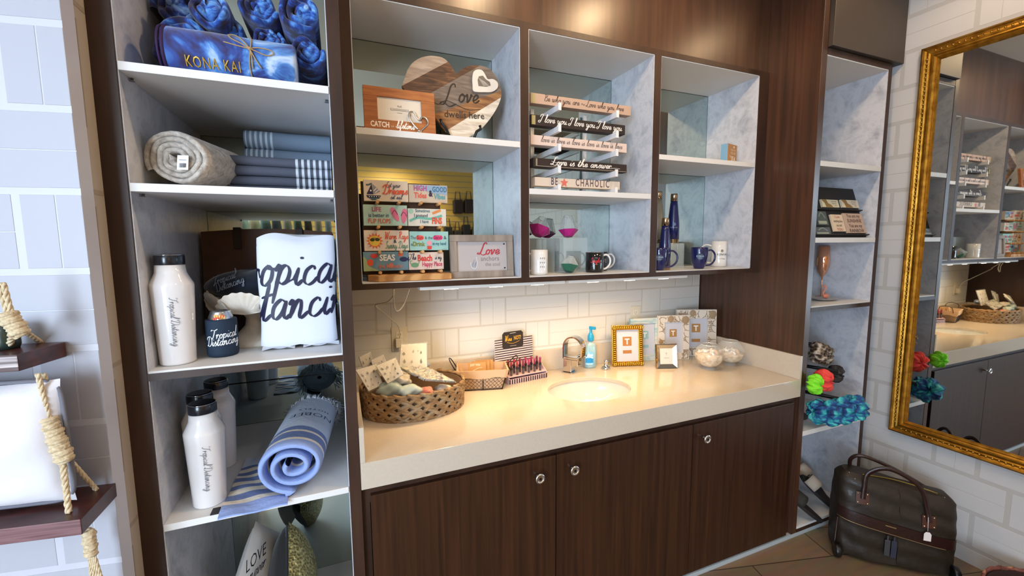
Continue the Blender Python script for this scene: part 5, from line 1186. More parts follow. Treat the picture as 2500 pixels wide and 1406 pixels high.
lump(PY(1000, 955, .33), (.045, .032, .028), mat('#a3b0a8', .6), 'paler bagged item just right of the grey-green one', seed=2)
lump(PY(975, 928, .37), (.048, .035, .022), mat('#a29684', .4), 'crinkled bagged item under the middle packet', seed=3, amp=.2)
lump(PY(1042, 957, .34), (.028, .028, .022), mat('#c85a3c', .6), 'orange-red bagged item near the front rim', seed=4)
lump(PY(1080, 950, .38), (.034, .030, .020), mat('#dfcfbf', .8), 'pinkish white bagged item at the right front of the basket', seed=5)
lump(PY(1025, 893, .50), (.040, .024, .020), mat('#6e7d96', .6), 'slate blue bagged item behind the colourful packet', seed=6)

# ================================================================== cloth-lined wire basket
bl_, br__ = PZ(1132, 955, CZ), PZ(1226, 950, CZ)
t = thing('wire_basket', 'small wire basket with a peach cloth lining, behind and right of the oval one', 'basket', ((bl_.x+br__.x)/2, .54, CZ))
ux = (br__-bl_).normalized(); bk = V((-ux.y, ux.x, 0)); Wb = (br__-bl_).length; O = bl_+V((0, 0, .001))
def BK(u, v, z): # tapered box: u, v in 0..1
    k = 1+.30*z/.105; return O+ux*(Wb*(.5+(u-.5)*k))+bk*(.115*(.5+(v-.5)*k))+V((0, 0, z))
M_LIN = mat('#c9a887', .9, bump=(30, .3)); M_WIRE = mat('#2a1d18', .5, .4)
b = MB(); ring = [(0, 0), (1, 0), (1, 1), (0, 1)]
def rr_(s_, z, off=0):
    s_ = (s_ % 1)*4; i = int(s_); f = s_-i; a = ring[i]; c2 = ring[(i+1) % 4]; u, v = a[0]+(c2[0]-a[0])*f, a[1]+(c2[1]-a[1])*f
    u = .5+(u-.5)*(1+off); v = .5+(v-.5)*(1+off); return BK(u, v, z)
b.grid(lambda u, v: rr_(u, .004+.100*v, -.03)+V((0, 0, 0)), 48, 10)
b.grid(lambda u, v: rr_(u, .104-.042*v+.004*math.sin(u*40)*(v > .5), .035+.01*v), 48, 6)
b.grid(lambda u, v: rr_(u, .104+.0*v, -.03+.065*v), 48, 1); b.grid(lambda u, v: BK(.03+.94*u, .03+.94*v, .005), 4, 4)
b.build('cloth_lining', M_LIN, t)
b = MB()
for k in range(11):
    for s_ in (1, -1):
        for fc in range(2):
            a0_ = (0, .25)[fc]; pts = []
            for q_ in range(9): zz = .004+.058*q_/8; uu = (k+.5)/11*.25+s_*.25/22*math.sin(q_/8*PI*3); pts.append(rr_(a0_+min(max(uu, .0), .2499), zz, .015))
            b.tube(pts, .0008, 4)
b.tube([rr_(s_/48, .003, .02) for s_ in range(48)], .0022, 6, closed=True); b.tube([rr_(s_/48, .064, .02) for s_ in range(48)], .0016, 6, closed=True); b.tube([rr_(.125, .003, .02), rr_(.125, .064, .02)], .0020, 6)
b.build('wire_frame', M_WIRE, t)
for uu, yy_ in ((-.02, 1), (1.02, 1)):
    b = MB(); b.tube(catmull([tuple(BK(uu, .2, .085)), tuple(BK(uu+(.12 if uu > .5 else -.06), .26, .135)), tuple(BK(uu+(.14 if uu > .5 else -.08), .5, .150)), tuple(BK(uu+(.12 if uu > .5 else -.06), .74, .135)), tuple(BK(uu, .8, .085))], 6), .0026, 6); b.build('handle', M_WIRE, t)
M_KRAFT = mat('#b98a55', .8)
for k in range(3):
    F = leanF(BK(.18+.09*k, .42+.17*k, .052), BK(.72+.09*k, .42+.17*k, .052), .25); b = MB(); b.fbox(F, 0, .090, 0, .072, 0, .003)
    o = tag(b.build('kraft_card', M_KRAFT, at=tuple(F(0, 0))), ('brown kraft card lettered JUST in the cloth-lined basket, front one', 'brown kraft card behind the front one in the lined basket', 'rearmost brown kraft card in the lined basket')[k], 'card', 'kraft cards in the lined basket')
    if k == 0: printed('lettering', F, [txt('JUST YOU', .036, .056, .014, '#e9ddc6', bold=.02, sx=.8), line([(.02, .030), (.05, .044), (.07, .046)], .002, '#e9ddc6')], o, w=.0034)

# ================================================================== lipstick display box
p0 = PZ(1243, 940, CZ); p1 = PZ(1336, 921, CZ)
t = thing('lipstick_display', 'pink and black striped card display with a dark sign, beside the lined basket', 'display', ((p0.x+p1.x)/2, .6, CZ))
u_ = (p1-p0).normalized(); bk = V((-u_.y, u_.x, 0)); Wd = (p1-p0).length; Dd = .085; F = frame(p0+V((0, 0, .0008)), u_, (0, 0, 1)); D = lambda u, y, z: F(u, z, -y)
M_PK = mat('#d9b6ba', .5); M_STR = mat('#241b1e', .5)
b = MB(); b.fbox(F, 0, Wd, 0, .003, -Dd, 0, 0); b.fbox(F, 0, Wd, .003, .026, -.003, 0, 0)
for uu in (0, Wd-.003):
    b.add([D(uu, 0, .003), D(uu+.003, 0, .003), D(uu+.003, Dd, .003), D(uu, Dd, .003), D(uu, 0, .030), D(uu+.003, 0, .030), D(uu+.003, Dd, .085), D(uu, Dd, .085)], [(0, 3, 2, 1), (4, 5, 6, 7), (0, 1, 5, 4), (1, 2, 6, 5), (2, 3, 7, 6), (3, 0, 4, 7)])
b.fbox(F, 0, Wd, .003, .085, -Dd, -Dd+.003, 0); b.fbox(F, .003, Wd-.003, .035, .038, -Dd+.003, -.003, 0)
b.build('tray', M_PK, t)
printed('stripes', F, [('g', [(Wd*(k+.15)/17, .001), (Wd*(k+.65)/17, .001), (Wd*(k+.65)/17, .025), (Wd*(k+.15)/17, .025)], '#241b1e') for k in range(17)], t)
bx0, bx1 = PY(1213, 835, p0.y+Dd), PY(1305, 822, p0.y+Dd)
Fb_ = frame(D(.0, Dd, .0)+V((-.030, 0, 0)), u_, (0, .05, 1)); Wd2 = .235
b = MB(); b.fbox(Fb_, 0, Wd2, .084, .215, -.003, 0); b.build('header_card', mat('#dcc6c4', .5), t)
printed('stripes', Fb_, [('g', [(0, .088+.0122*k), (Wd2, .088+.0122*k), (Wd2, .0928+.0122*k), (0, .0928+.0122*k)], '#241b1e') for k in range(11)], t)
b = MB(); pl = [(.046, .172), (.056, .162), (.164, .162), (.174, .172), (.174, .240), (.162, .252), (.058, .252), (.046, .240)]; b.prism(pl, Fb_, .001, .004); sg = b.build('sign_card', mat('#2d2522', .4), t)
printed('lettering', Fb_, [scr('Wine', .080, .203, .030, '#c9982e', wt=.14, sx=.72), txt('NOT?', .138, .206, .030, '#c9982e', bold=.03, sx=.6), line([(.072, .196), (.11, .188), (.15, .198)], .002, '#c9982e'), ('g', [(.092, .242), (.128, .242), (.128, .2445), (.092, .2445)], '#c9c2b8'), ('g', [(.090, .174), (.130, .174), (.130, .1765), (.090, .1765)], '#a8a098')], sg, w=.0045)
rnd = random.Random(11); cols_ = ('#8e1f2c', '#a32636', '#7c1a3a', '#b0265e', '#9a1f4e', '#86204a')
for r_ in range(2):
    for k in range(6):
        uu = Wd*(k+.7)/6.6; yy_ = .020+.032*r_; z0_ = .038 if r_ else .0385; P = D(uu, yy_, z0_); lab = 'lip gloss tube with %s cap, row %s of the striped display' % (('dark red', 'red', 'plum', 'pink', 'magenta', 'berry')[k], ('front', 'back')[r_])
        tt = thing('lip_gloss', lab+', at its left' if k == 0 else lab, 'lipstick', tuple(P), 'lip gloss tubes in the striped display')
        b = MB(); b.lathe([(.0068, 0), (.0068, .030), (.0072, .031), (.0072, .040), (.0058, .041)], P, 12, mis=[0, 1, 1, 1, 1]); b.build('tube', [mat('#4a4a52', .06, coat=.6, metal=.3), M_BLACK], tt)
        b = MB(); b.lathe([(.0054, .0412), (.0056, .072), (.0048, .074)], P, 12); b.build('cap', mat(cols_[k], .15, coat=.5), tt)

# ================================================================== faucet, soap, tap knob
M_CR2 = mat('#cfcfd2', .07, 1.0)
fc = V((1.168, .598, CZ)); t = thing('faucet', 'square chrome faucet with an arched spout behind the sink', 'faucet', tuple(fc))
fd = V((math.cos(-.95), math.sin(-.95), 0)); fs2 = V((-fd.y, fd.x, 0)); FF = lambda a, s_, z: fc+fd*a+fs2*s_+V((0, 0, z))
def fbx(b, a0, a1, s0, s1, z0_, z1_, mi=0): b.hexa([FF(a0, s0, z0_), FF(a1, s0, z0_), FF(a1, s1, z0_), FF(a0, s1, z0_)], (0, 0, z1_-z0_), mi)
b = MB(); fbx(b, -.032, .030, -.032, .032, .0005, .007); b.build('base_plate', M_CR2, t, bevel=.001)
b = MB(); fbx(b, -.026, .022, -.026, .026, .007, .080); fbx(b, .022, .062, -.026, .026, .044, .080); fbx(b, -.030, .066, -.028, .028, .0802, .092); b.build('body', M_CR2, t, bevel=.002)
pts = []
for k in range(25):
    a = PI-(k/24)*PI*.98; pts.append((.028+.054*math.cos(a), .148+.056*math.sin(a)))
P1_ = [(-.026, .092), (-.026, .12)]+pts+[(.081, .125), (.078, .098)]; n = len(P1_); b = MB()
for i in range(n-1):
    (x0_, z0_), (x1_, z1_) = P1_[i], P1_[i+1]; dx, dz = x1_-x0_, z1_-z0_; l = math.hypot(dx, dz); nx, nz_ = -dz/l*.004, dx/l*.004
    b.hexa([FF(x0_+nx, -.025, z0_+nz_), FF(x1_+nx, -.025, z1_+nz_), FF(x1_-nx, -.025, z1_-nz_), FF(x0_-nx, -.025, z0_-nz_)], fs2*.050)
b.build('spout', M_CR2, t)
b = MB(); b.tube([FF(.050, .020, .098), FF(.070, .060, .085), FF(.074, .072, .090)], [.005, .004, .0035], 8); b.ell(FF(.050, .020, .098), (.009, .009, .006)); b.build('lever', M_CR2, t)
kp = PZ(1483, 903, CZ); t = thing('tap_knob', 'small round chrome tap knob on the counter beside the gold frame', 'tap', (kp.x, kp.y+.015, CZ))
b = MB(); b.lathe([(.023, .0005), (.024, .003), (.024, .012), (.020, .016), (.012, .018), (.0115, .040), (.013, .043), (.0125, .052), (.009, .056)], (kp.x, kp.y+.015, CZ), 28); b.build('knob_body', M_CR2, t)
sp = V((1.325, .628, CZ)); t = thing('soap_bottle', 'clear pump bottle of blue hand soap with a turquoise pump, behind the sink', 'bottle', tuple(sp))
b = MB(); b.lathe([(.034, .0005), (.037, .006), (.038, .075), (.037, .124), (.028, .140), (.013, .148), (.013, .156)], sp, 32, sy=.62); b.build('bottle_body', mat('#bfe0ea', .05, alpha=.55, coat=.6), t)
b = MB(); b.lathe([(.0315, .004), (.0345, .010), (.0352, .112), (.030, .126)], sp, 32, sy=.60); b.build('liquid', mat('#5fb6d6', .1, alpha=.85), t)
a0_ = math.atan2(CAM.y-sp.y, CAM.x-sp.x)
Fl = lambda u, v, w=0: V((sp.x+(.0385+w)*math.cos(a0_+u/.0385), sp.y+.62*(.0385+w)*math.sin(a0_+u/.0385), sp.z+v))
gr = lambda u0, u1, v0, v1, col, n=10: ('p', ([(u0+(u1-u0)*i/n, v) for i in range(n+1) for v in (v0, v1)], [(2*i, 2*i+2, 2*i+3, 2*i+1) for i in range(n)]), 0, 0, 1, col, 0, 1)
printed('label_print', Fl, [gr(-.026, .026, .022, .098, '#7cc4e4'), gr(-.026, .026, .034, .062, '#1f8fd0'), line([(-.024, .062), (0, .070), (.024, .060)], .006, '#cfeaf5'), scr('Softsoap', .0, .074, .022, '#f2f7fa', wt=.12, sx=.62), line([(-.004, .093), (.014, .095)], .003, '#c23a4a'), gr(-.022, .022, .024, .030, '#bfe3ee')], t, w=.0008)
b = MB(); b.lathe([(.0145, .1562), (.018, .160), (.018, .186), (.012, .200), (.008, .206), (.008, .226)], sp, 20); b.fbox(frame(sp+V((0, 0, .226)), (.45, -.9, 0), (0, 0, 1)), -.008, .030, .0, .016, -.007, .007); b.build('pump', mat('#1d9ac6', .3, coat=.3), t, bevel=.001)

# ================================================================== picture frames on the counter
M_GOLD = mat('#c99b35', .26, .85); M_GOLD2 = mat('#8c8b84', .3, .9)
def pframe(name, label, bl, br, h, lean, bw, m, dep=.016, inner='#c3c5cf', mk='#ad7f4c', deco=None, seedy=None, T=True):
    bl, br = V(bl), V(br); F = leanF(bl+V((0, 0, .0008)), br+V((0, 0, .0008)), lean); W = (br-bl).length; H = h
    t = thing(name, label, 'picture frame', tuple((bl+br)/2), 'picture frames on the counter')
    b = MB(); fr_poly(b, F, W, H, bw, W-bw, bw, H-bw, -dep, 0); b.fbox(F, 0, W, 0, H, -dep-.003, -dep); b.build('frame', m, t, bevel=.0012)
    b = MB(); b.fbox(F, bw-.001, W-bw+.001, bw-.001, H-bw+.001, -dep, -dep+.005); c_ = b.build('paper_insert', mat(inner, .25, coat=.3), t)
    if T:
        s = (W-2*bw)*.36; u = W/2; v = H*.60
        printed('lettering', F, [('g', [(u-s*.55, v-s*.55), (u+s*.55, v-s*.55), (u+s*.55, v+s*.55), (u-s*.55, v+s*.55)], mk), txt('T', u, v-s*.34, s*.95, '#efe9e2', bold=.03), ('g', [(u-s*.55, H*.30), (u+s*.55, H*.30), (u+s*.55, H*.30+s*.40), (u-s*.55, H*.30+s*.40)], mk)], c_, w=-dep+.0056)
    st = MB(); st.hexa([F(W*.42, H*.62, -dep-.004), F(W*.58, H*.62, -dep-.004), F(W*.58, H*.60, -dep-.006), F(W*.42, H*.60, -dep-.006)], (0, 0, .001))
    if deco: deco(F, W, H, bw, t)
    return t
def ribs(F, W, H, bw, t):
    b = MB(); n1 = 15; n2 = 20
    for k in range(n1):
        for v in (bw*.5, H-bw*.5): b.ell(F(W*(k+.5)/n1, v, .002), (W/n1*.46, .012, bw*.50), Matrix.Rotation(.25, 3, 'Y'), 8, 6)
    for k in range(n2):
        for u in (bw*.5, W-bw*.5): b.ell(F(u, H*(k+.5)/n2, .002), (bw*.52, .012, H/n2*.44), None, 8, 6)
    b.build('ribbed_border', M_GOLD, t)
p0, p1 = PZ(1496, 895, CZ), PZ(1571, 892, CZ)
pframe('picture_frame', 'ornate ribbed gold picture frame with a square T insert', p0, p1, .238, .10, .026, M_GOLD, deco=ribs, mk='#a9713f')
M_COAST = ramp_mat('coastal_print', 'noise', [(.35, '#d9d3c2'), (.5, '#c5d0cc'), (.62, '#8fb6bf'), (.7, '#ddd6c4')], (1, 1, 5), 9, 4, .5, .6)
pframe('picture_frame', 'pale blue and cream washed frame behind the gold one', V((1.610, .625, CZ)), V((1.800, .585, CZ)), .262, .06, .034, M_COAST, mk='#8fb3b8')
def coral(F, W, H, bw, t):
    b = MB(); rnd = random.Random(int(W*1e4)); 
    def br(u, v, a, L, d):
        if d == 0 or L < .006: return
        u2, v2 = u+L*math.cos(a), v+L*math.sin(a)
        if not (0.004 < u2 < W-.004 and .004 < v2 < H-.004): return
        if bw+.001 < u2 < W-bw-.001 and bw+.001 < v2 < H-bw-.001: return
        b.tube([F(u, v, .0005), F((u+u2)/2+.001, (v+v2)/2, .001), F(u2, v2, .0005)], .0017, 5)
        br(u2, v2, a+rnd.uniform(.2, .6), L*.86, d-1); br(u2, v2, a-rnd.uniform(.2, .6), L*.86, d-1)
    for k in range(9): br(rnd.uniform(.01, W-.01), .006, PI/2+rnd.uniform(-.4, .4), .018, 4); br(rnd.uniform(.01, W-.01), H-.006, -PI/2+rnd.uniform(-.4, .4), .018, 4)
    for k in range(7):
        v = H*(k+.5)/7; br(.005, v, rnd.uniform(-.8, .8), .016, 4); br(W-.005, v, PI+rnd.uniform(-.8, .8), .016, 4)
    for u, v, r in ((W*.40, H-.022, .020), (W-.026, H-.030, .024), (bw*.4, H*.42, .014)):
        b.grid(lambda a, q_: F(min(max(u+r*q_*math.cos(2*PI*a), .002), W-.002), min(max(v+r*q_*math.sin(2*PI*a), .002), H-.002), .0008+.0022*(1-q_**3)+.0006*math.cos(2*PI*a*9)*q_), 36, 4)
    b.build('coral_relief', mat('#a38a6c', .6), t)
M_CORF = mat('#ddd2c4', .6)
pframe('picture_frame', 'smaller white frame with tan coral relief, second from the right', V((1.778, .578, CZ)), V((1.975, .528, CZ)), .275, .05, .042, M_CORF, deco=coral)
pframe('picture_frame', 'largest white frame with tan coral relief, at the right rear', V((1.955, .615, CZ)), V((2.183, .515, CZ)), .296, .05, .056, M_CORF, deco=coral)
p0, p1 = PZ(1603, 900, CZ), PZ(1654, 899, CZ)
t = thing('picture_frame', 'small mirror-edged frame standing in front of the other frames', 'picture frame', tuple((p0+p1)/2), 'picture frames on the counter')
F = leanF(p0+V((0, 0, .0008)), p1+V((0, 0, .0008)), .16); W, H, bw = (p1-p0).length, .138, .024
b = MB(); o_ = [F(0, 0, 0), F(W, 0, 0), F(W, H, 0), F(0, H, 0)]; m_ = [F(.004, .004, .008), F(W-.004, .004, .008), F(W-.004, H-.004, .008), F(.004, H-.004, .008)]; i_ = [F(bw, bw, -.004), F(W-bw, bw, -.004), F(W-bw, H-bw, -.004), F(bw, H-bw, -.004)]; k_ = [F(0, 0, -.012), F(W, 0, -.012), F(W, H, -.012), F(0, H, -.012)]
b.add(k_+o_+m_+i_, [(3, 2, 1, 0)]+[(a+s0, (a+1) % 4+s0, (a+1) % 4+s0+4, a+s0+4) for s0 in (0, 4, 8) for a in range(4)]+[(12, 13, 14, 15)]); b.m[-1] = 1; b.m[0] = 1
for q_ in range(1, 5): b.m[q_] = 2
b.build('bevelled_frame', [mat('#cfc9c2', .06, 1.0), mat('#2a2320', .6), mat('#b58a5c', .25, .9)], t)
b = MB(); b.fbox(F, bw, W-bw, bw, H-bw, -.0035, -.003); c_ = b.build('paper_insert', mat('#c9c8c2', .3), t)
printed('lettering', F, [txt('T', W/2, H*.55, .018, '#8b8378', bold=.02), ('g', [(W*.38, H*.42), (W*.62, H*.42), (W*.62, H*.435), (W*.38, H*.435)], '#8b8378')], c_, w=-.0028)

# ================================================================== glass bowls with shells
M_SAND = ramp_mat('shell_sand', 'noise', [(.3, '#b98f63'), (.5, '#dcc39c'), (.7, '#efe3cf')], (1, 1, 1), 40, 5, .7, .5, bump=.5)
M_GL2 = mat('#eef3f2', .03, alpha=.22, coat=.8)
def bowl(c, r, label, fill):
    c = V(c); t = thing('glass_bowl', label, 'bowl', tuple(c), 'glass bowls of shells')
    pr = [(r*.42, .0005), (r*.42, .006), (r*.30, .010)]
    for k in range(15):
        a = -1.25+k*(1.25+.98)/14; pr.append((r*math.cos(a), .010+r*.95*(1+math.sin(a))*.98))
    b = MB(); b.lathe(pr, c, 48, cap=False); b.build('glass', M_GL2, t)
    b = MB(); b.tube([c+V((pr[-1][0]*math.cos(a), pr[-1][0]*math.sin(a), pr[-1][1])) for a in [2*PI*k/40 for k in range(40)]], .0022, 6, closed=True); b.build('rim', mat('#dfe6e5', .05, .4), t)
    b = MB(); zf_ = fill; rr0 = r*.965
    pf = [(.01, .016)]
    for k in range(9):
        a = -1.2+k*(1.2+math.asin(zf_))/8; pf.append((rr0*math.cos(a), .010+rr0*.95*(1+math.sin(a))*.98+.002))
    pf.append((.005, pf[-1][1]+.008)); b.lathe(pf, c, 40, cap=False); b.build('sand', M_SAND, t)
    zz = pf[-2][1]; rnd = random.Random(int(r*1e4)); b = MB()
    for k in range(16):
        a = rnd.uniform(0, 2*PI); q_ = r*.66*math.sqrt(rnd.random()); s = rnd.uniform(.008, .016); R = Matrix.Rotation(rnd.uniform(0, 3), 3, 'X') @ Matrix.Rotation(rnd.uniform(0, 3), 3, 'Z')
        b.ell(c+V((q_*math.cos(a), q_*math.sin(a), zz+s*.4+.004)), (s*1.3, s*.8, s*.6), R, 10, 6, k % 3)
    o = b.build('seashells', [mat('#ecdcc8', .4, coat=.3), mat('#d9b089', .4), mat('#f3efe8', .3)], t); o['kind'] = 'stuff'
bowl((1.925, .335, CZ), .077, 'round glass bowl of shells and sand, nearer the sink', .1)
bowl((2.108, .350, CZ), .0770, 'round glass bowl half full of sand, beside the side upstand', -.15)

# ================================================================== RIGHT TOWER CONTENTS
t = thing('display_easel', 'black slanted display stand with small signs in the narrow right tower', 'stand', (2.5, .15, 1.630))
O = V((2.275, .030, 1.6305)); yv = V((0, .30, .954)).normalized(); xv = V((1, 0, 0)); F = frame(O, xv, yv)
def uvr(px, py): return plane_uv(px, py, O, xv, yv)
a = uvr(2073, 461); bq = uvr(2115, 577)
b = MB(); b.fbox(F, 0, max(a[0], bq[0]) if False else .46, 0, a[1], -.006, 0); b.build('back_board', mat('#191613', .55), t, bevel=.001)
b = MB()
for v in (uvr(2050, 576)[1], uvr(2050, 513)[1]-.006): b.fbox(F, 0, .46, max(v, .001), max(v, .001)+.005, 0, .018)
b.build('ledge', mat('#191613', .55), t)
def small(tl, brx, col, label, items, edge=None):
    a, c_ = uvr(*tl), uvr(*brx); u0, u1 = a[0], c_[0]; v0, v1 = min(a[1], c_[1]), max(a[1], c_[1]); u0 = max(u0, .002); u1 = min(u1, .457)
    o = F(u0, v0+.0065, .0005); t = thing('mini_sign', label, 'sign', tuple(o), 'small signs on the black stand'); G_ = lambda u, v, w=0: F(u0+u, v0+.0065+v, .0006+w)
    b = MB(); b.fbox(G_, 0, u1-u0, 0, v1-v0-.0065, 0, .010); b.build('sign_block', mat(col, .6), t, bevel=.0008); printed('lettering', G_, items(u1-u0, v1-v0-.0065), t, w=.0104)
wv = lambda W, H: [poly([(0, 0), (W*.62, 0), (W*.5, H*.35), (W*.36, H*.5), (W*.30, H), (0, H)], '#94713c'), poly([(0, 0), (W*.2, 0), (W*.16, H*.5), (0, H)], '#e3d5ae'), txt('OUR HOME', W*.70, H*.68, H*.20, '#7d6a5a'), txt('BEACH IS', W*.72, H*.42, H*.20, '#7d6a5a'), txt('LIFE', W*.78, H*.16, H*.20, '#7d6a5a')]
small((1999, 488), (2046, 511), '#dccfae', 'cream and bronze wave sign on the upper ledge, left', wv)
small((2047, 489), (2094, 512), '#dccfb8', 'cream and bronze wave sign on the upper ledge, right', wv)
tl_ = lambda rows_, col, sz: (lambda W, H: [txt(s, W/2, H*(1-(k+.85)/len(rows_)), H/len(rows_)*sz, c_, bold=.012, sx=sx) for k, (s, c_, sx) in enumerate(rows_)])
small((2022, 525), (2062, 569), '#d8c2a8', 'cream sign with red words I Love and You', tl_([('I Love', '#b8584c', .9), ('everything about', '#6d5a50', .55), ('you and', '#6d5a50', .7), ('YOU', '#b8584c', 1.2)], 0, .85))
small((2052, 522), (2112, 573), '#bda28f', 'tan sign You are my sunshine, You are my rainbow', tl_([('You are my', '#5c453f', .9), ('SUNSHINE', '#5c453f', 1.0), ('You are my', '#5c453f', .9), ('RAINBOW', '#5c453f', 1.0)], 0, .95))
gb = lambda W, H: [line([(W*.2, H*.6), (W*.5, H*.9), (W*.8, H*.5)], .006, '#7e8d8a'), ('g', [(W*.05, H*.08), (W*.85, H*.08), (W*.85, H*.30), (W*.05, H*.30)], '#9aa08e')]
small((1985, 517), (2020, 554), '#4c5652', 'dark grey-green sign at the left of the stand, upper one', gb)
small((1984, 556), (2026, 577), '#56595a', 'dark grey sign with a white seahorse, lower left of the stand', gb)

gp = PZ(1997, 722, 1.274); gx, gy = 2.716, .238
t = thing('champagne_glass', 'rose gold tinted stemmed champagne glass in the narrow right tower', 'glass', (gx, gy, 1.2745))
b = MB(); b.lathe([(.032, 0), (.030, .003), (.004, .008), (.0034, .110), (.006, .122), (.022, .150), (.034, .190), (.035, .230), (.029, .308), (.0275, .308), (.0325, .230), (.031, .190), (.018, .153), (.001, .136)], (gx, gy, 1.2745), 36, cap=False)
b.build('glass', mat('#d9a184', .06, .75), t)
dp = PZ(2012, 733, 1.274); t = thing('trinket_dish', 'pale round trinket dish with a grey rim in the narrow tower', 'dish', (dp.x, dp.y, 1.2745))
b = MB(); b.lathe([(.030, 0), (.050, .003), (.080, .012), (.082, .0135), (.078, .0145), (.045, .007), (.002, .0055)], (dp.x, dp.y, 1.2745), 40, mis=[0, 0, 1, 1, 0, 0, 0, 0], sy=.75); b.build('dish', [mat('#cfc4b8', .3, coat=.3), mat('#8b857e', .3)], t)
fp = V((dp.x+.012, dp.y, 1.2805)); b = MB(); b.ell(fp+V((0, 0, .018)), (.022, .014, .015)); b.tube(catmull([tuple(fp+V(q_)) for q_ in ((-.016, 0, .020), (-.026, 0, .032), (-.018, 0, .048), (-.008, 0, .062), (-.010, 0, .076), (-.018, 0, .080), (-.024, 0, .072))], 5), .0042, 8); b.ell(fp+V((.020, 0, .020)), (.010, .006, .006))
tag(b.build('flamingo_figurine', mat('#e0866c', .4, coat=.3)), 'small coral pink flamingo figurine standing on the trinket dish', 'figurine')

def scrunchie(c, axis, R_, r, m, label, n=1, gap=.03, seed=0, name='scrunchie'):
    t = thing(name, label, 'scrunchie', tuple(c), 'scrunchies and headbands on the tower stand'); c = V(c); ax = V(axis).normalized(); a1 = ax.orthogonal().normalized(); a2 = ax.cross(a1); rnd = random.Random(seed); p = [rnd.uniform(0, 6) for _ in range(4)]
    b = MB()
    def fn(u, v):
        A = 2*PI*u; B_ = 2*PI*v; k = r*(1+.20*math.sin(6*A+p[0]+1*B_)+.12*math.sin(11*A+p[1]-2*B_)+.05*math.sin(19*A+p[2])); rad = R_+k*math.cos(B_)
        return c+(a1*math.cos(A)+a2*math.sin(A))*rad+ax*(k*1.15*math.sin(B_))
    b.grid(fn, 90, 14); b.build('ruched_cloth', m, t); return t
M_LEO = ramp_mat('leopard', 'voronoi', [(.15, '#17110d'), (.4, '#3c2a1b'), (.6, '#7d6a55'), (.8, '#b5aa9c')], (1, 1, 1), 50, 2, .7, 0)
M_BLK = ramp_mat('black_grey_cloth', 'noise', [(.4, '#120f10'), (.6, '#3d3633'), (.75, '#6e655c')], (1, 1, 1), 30, 4, .8, 0)
M_TEALC = ramp_mat('teal_tie_dye', 'noise', [(.32, '#14224e'), (.44, '#1f4f8c'), (.52, '#1f8f9c'), (.62, '#4fc0ba'), (.74, '#b9e0dc')], (1, 1, 1), 22, 4, .75, .8)
st = thing('headband_stand', 'black two-bar stand holding scrunchies on the lower right tower shelf', 'stand', (2.42, .17, .6005))
b = MB(); b.lathe([(.075, 0), (.075, .010), (.015, .014)], (2.42, .17, .6005), 28); b.build('base', M_BLACK, st)
b = MB(); b.tube([V((2.42, .17, .614)), V((2.42, .17, 1.045))], .008, 10); b.build('pole', M_BLACK, st)
ax_ = V((.35, -.93, .0)).normalized(); arms = {}
for z in (1.035, .905, .755):
    p = V((2.42, .17, z)); b = MB(); b.tube([p-ax_*.05, p+ax_*(.13 if z > 1 else .20 if z > .8 else .26)], .010, 10); b.build('arm', M_BLACK, st)
scrunchie(PY(1998, 860, .05), ax_, .026, .030, M_LEO, 'leopard print scrunchie on the top bar', seed=1); scrunchie(PY(2012, 866, .11), ax_, .026, .030, M_LEO, 'leopard print scrunchie behind the first on the top bar', seed=2)
scrunchie(PY(2040, 912, .06), ax_, .022, .026, M_BLK, 'black and grey scrunchie on the middle bar, behind the red one', seed=3)
scrunchie(PY(2010, 928, .0), ax_, .028, .031, mat('#e8473e', .7), 'bright coral red scrunchie on the middle bar', seed=4)
scrunchie(PY(1990, 938, -.045), ax_, .024, .024, mat('#7fe02a', .7), 'neon green scrunchie in front of the coral red one', seed=5)
for k, (q_, y, R_, r) in enumerate((((1998, 1005), -.01, .030, .032), ((2028, 1008), -.05, .034, .034), ((2058, 1002), -.08, .034, .034), ((2088, 994), -.11, .032, .031))):
    ax2 = V((.62, -.78, .1)).normalized() if False else V((.90, -.40, .03)).normalized()
    scrunchie(PY(q_[0], q_[1], y), ax2, R_, r, M_TEALC, 'teal and navy tie-dye headband, %s of four' % ('leftmost', 'second from the left', 'third from the left', 'rightmost')[k], seed=10+k, name='headband')
# sandals at the bottom
def sandal(px, py, y, yaw, label, m):
    c = PY(px, py, y); c.z = max(c.z, .135); t = thing('sandal', label, 'sandal', tuple(c), 'sandals at the foot of the right tower'); d = V((math.cos(yaw+PI), math.sin(yaw+PI), .75)).normalized(); s = V((-math.sin(yaw), math.cos(yaw), 0)); F = frame(c, s, d)
    pts = [(.038*math.cos(a)*(1.0+.15*math.sin(a)), .115*math.sin(a)) for a in [2*PI*k/24 for k in range(24)]]
    b = MB(); b.prism(pts, F, -.018, 0); b.build('sole', mat('#221b18', .7), t)
    b = MB(); b.grid(lambda u, v: F(-.046*math.cos(PI*u), .02+.065*v, .052*math.sin(PI*u)-.004), 16, 3); o = b.build('strap', m, t); sm = o.modifiers.new('solid', 'SOLIDIFY'); sm.thickness = .005
M_BEI = mat('#b9a592', .8)
sandal(2000, 1215, .085, -1.2, 'dark sandal with a wide beige strap, front one at the tower foot', M_BEI); sandal(1975, 1190, .20, -1.3, 'dark sandal with a beige strap, behind the front one', M_BEI); sandal(1965, 1235, .03, -.8, 'dark olive sandal at the left of the tower foot', mat('#33302a', .8)); sandal(2035, 1205, .16, -1.0, 'dark sandal with a pale buckle strap, at the right of the tower foot', mat('#7f8288', .6))

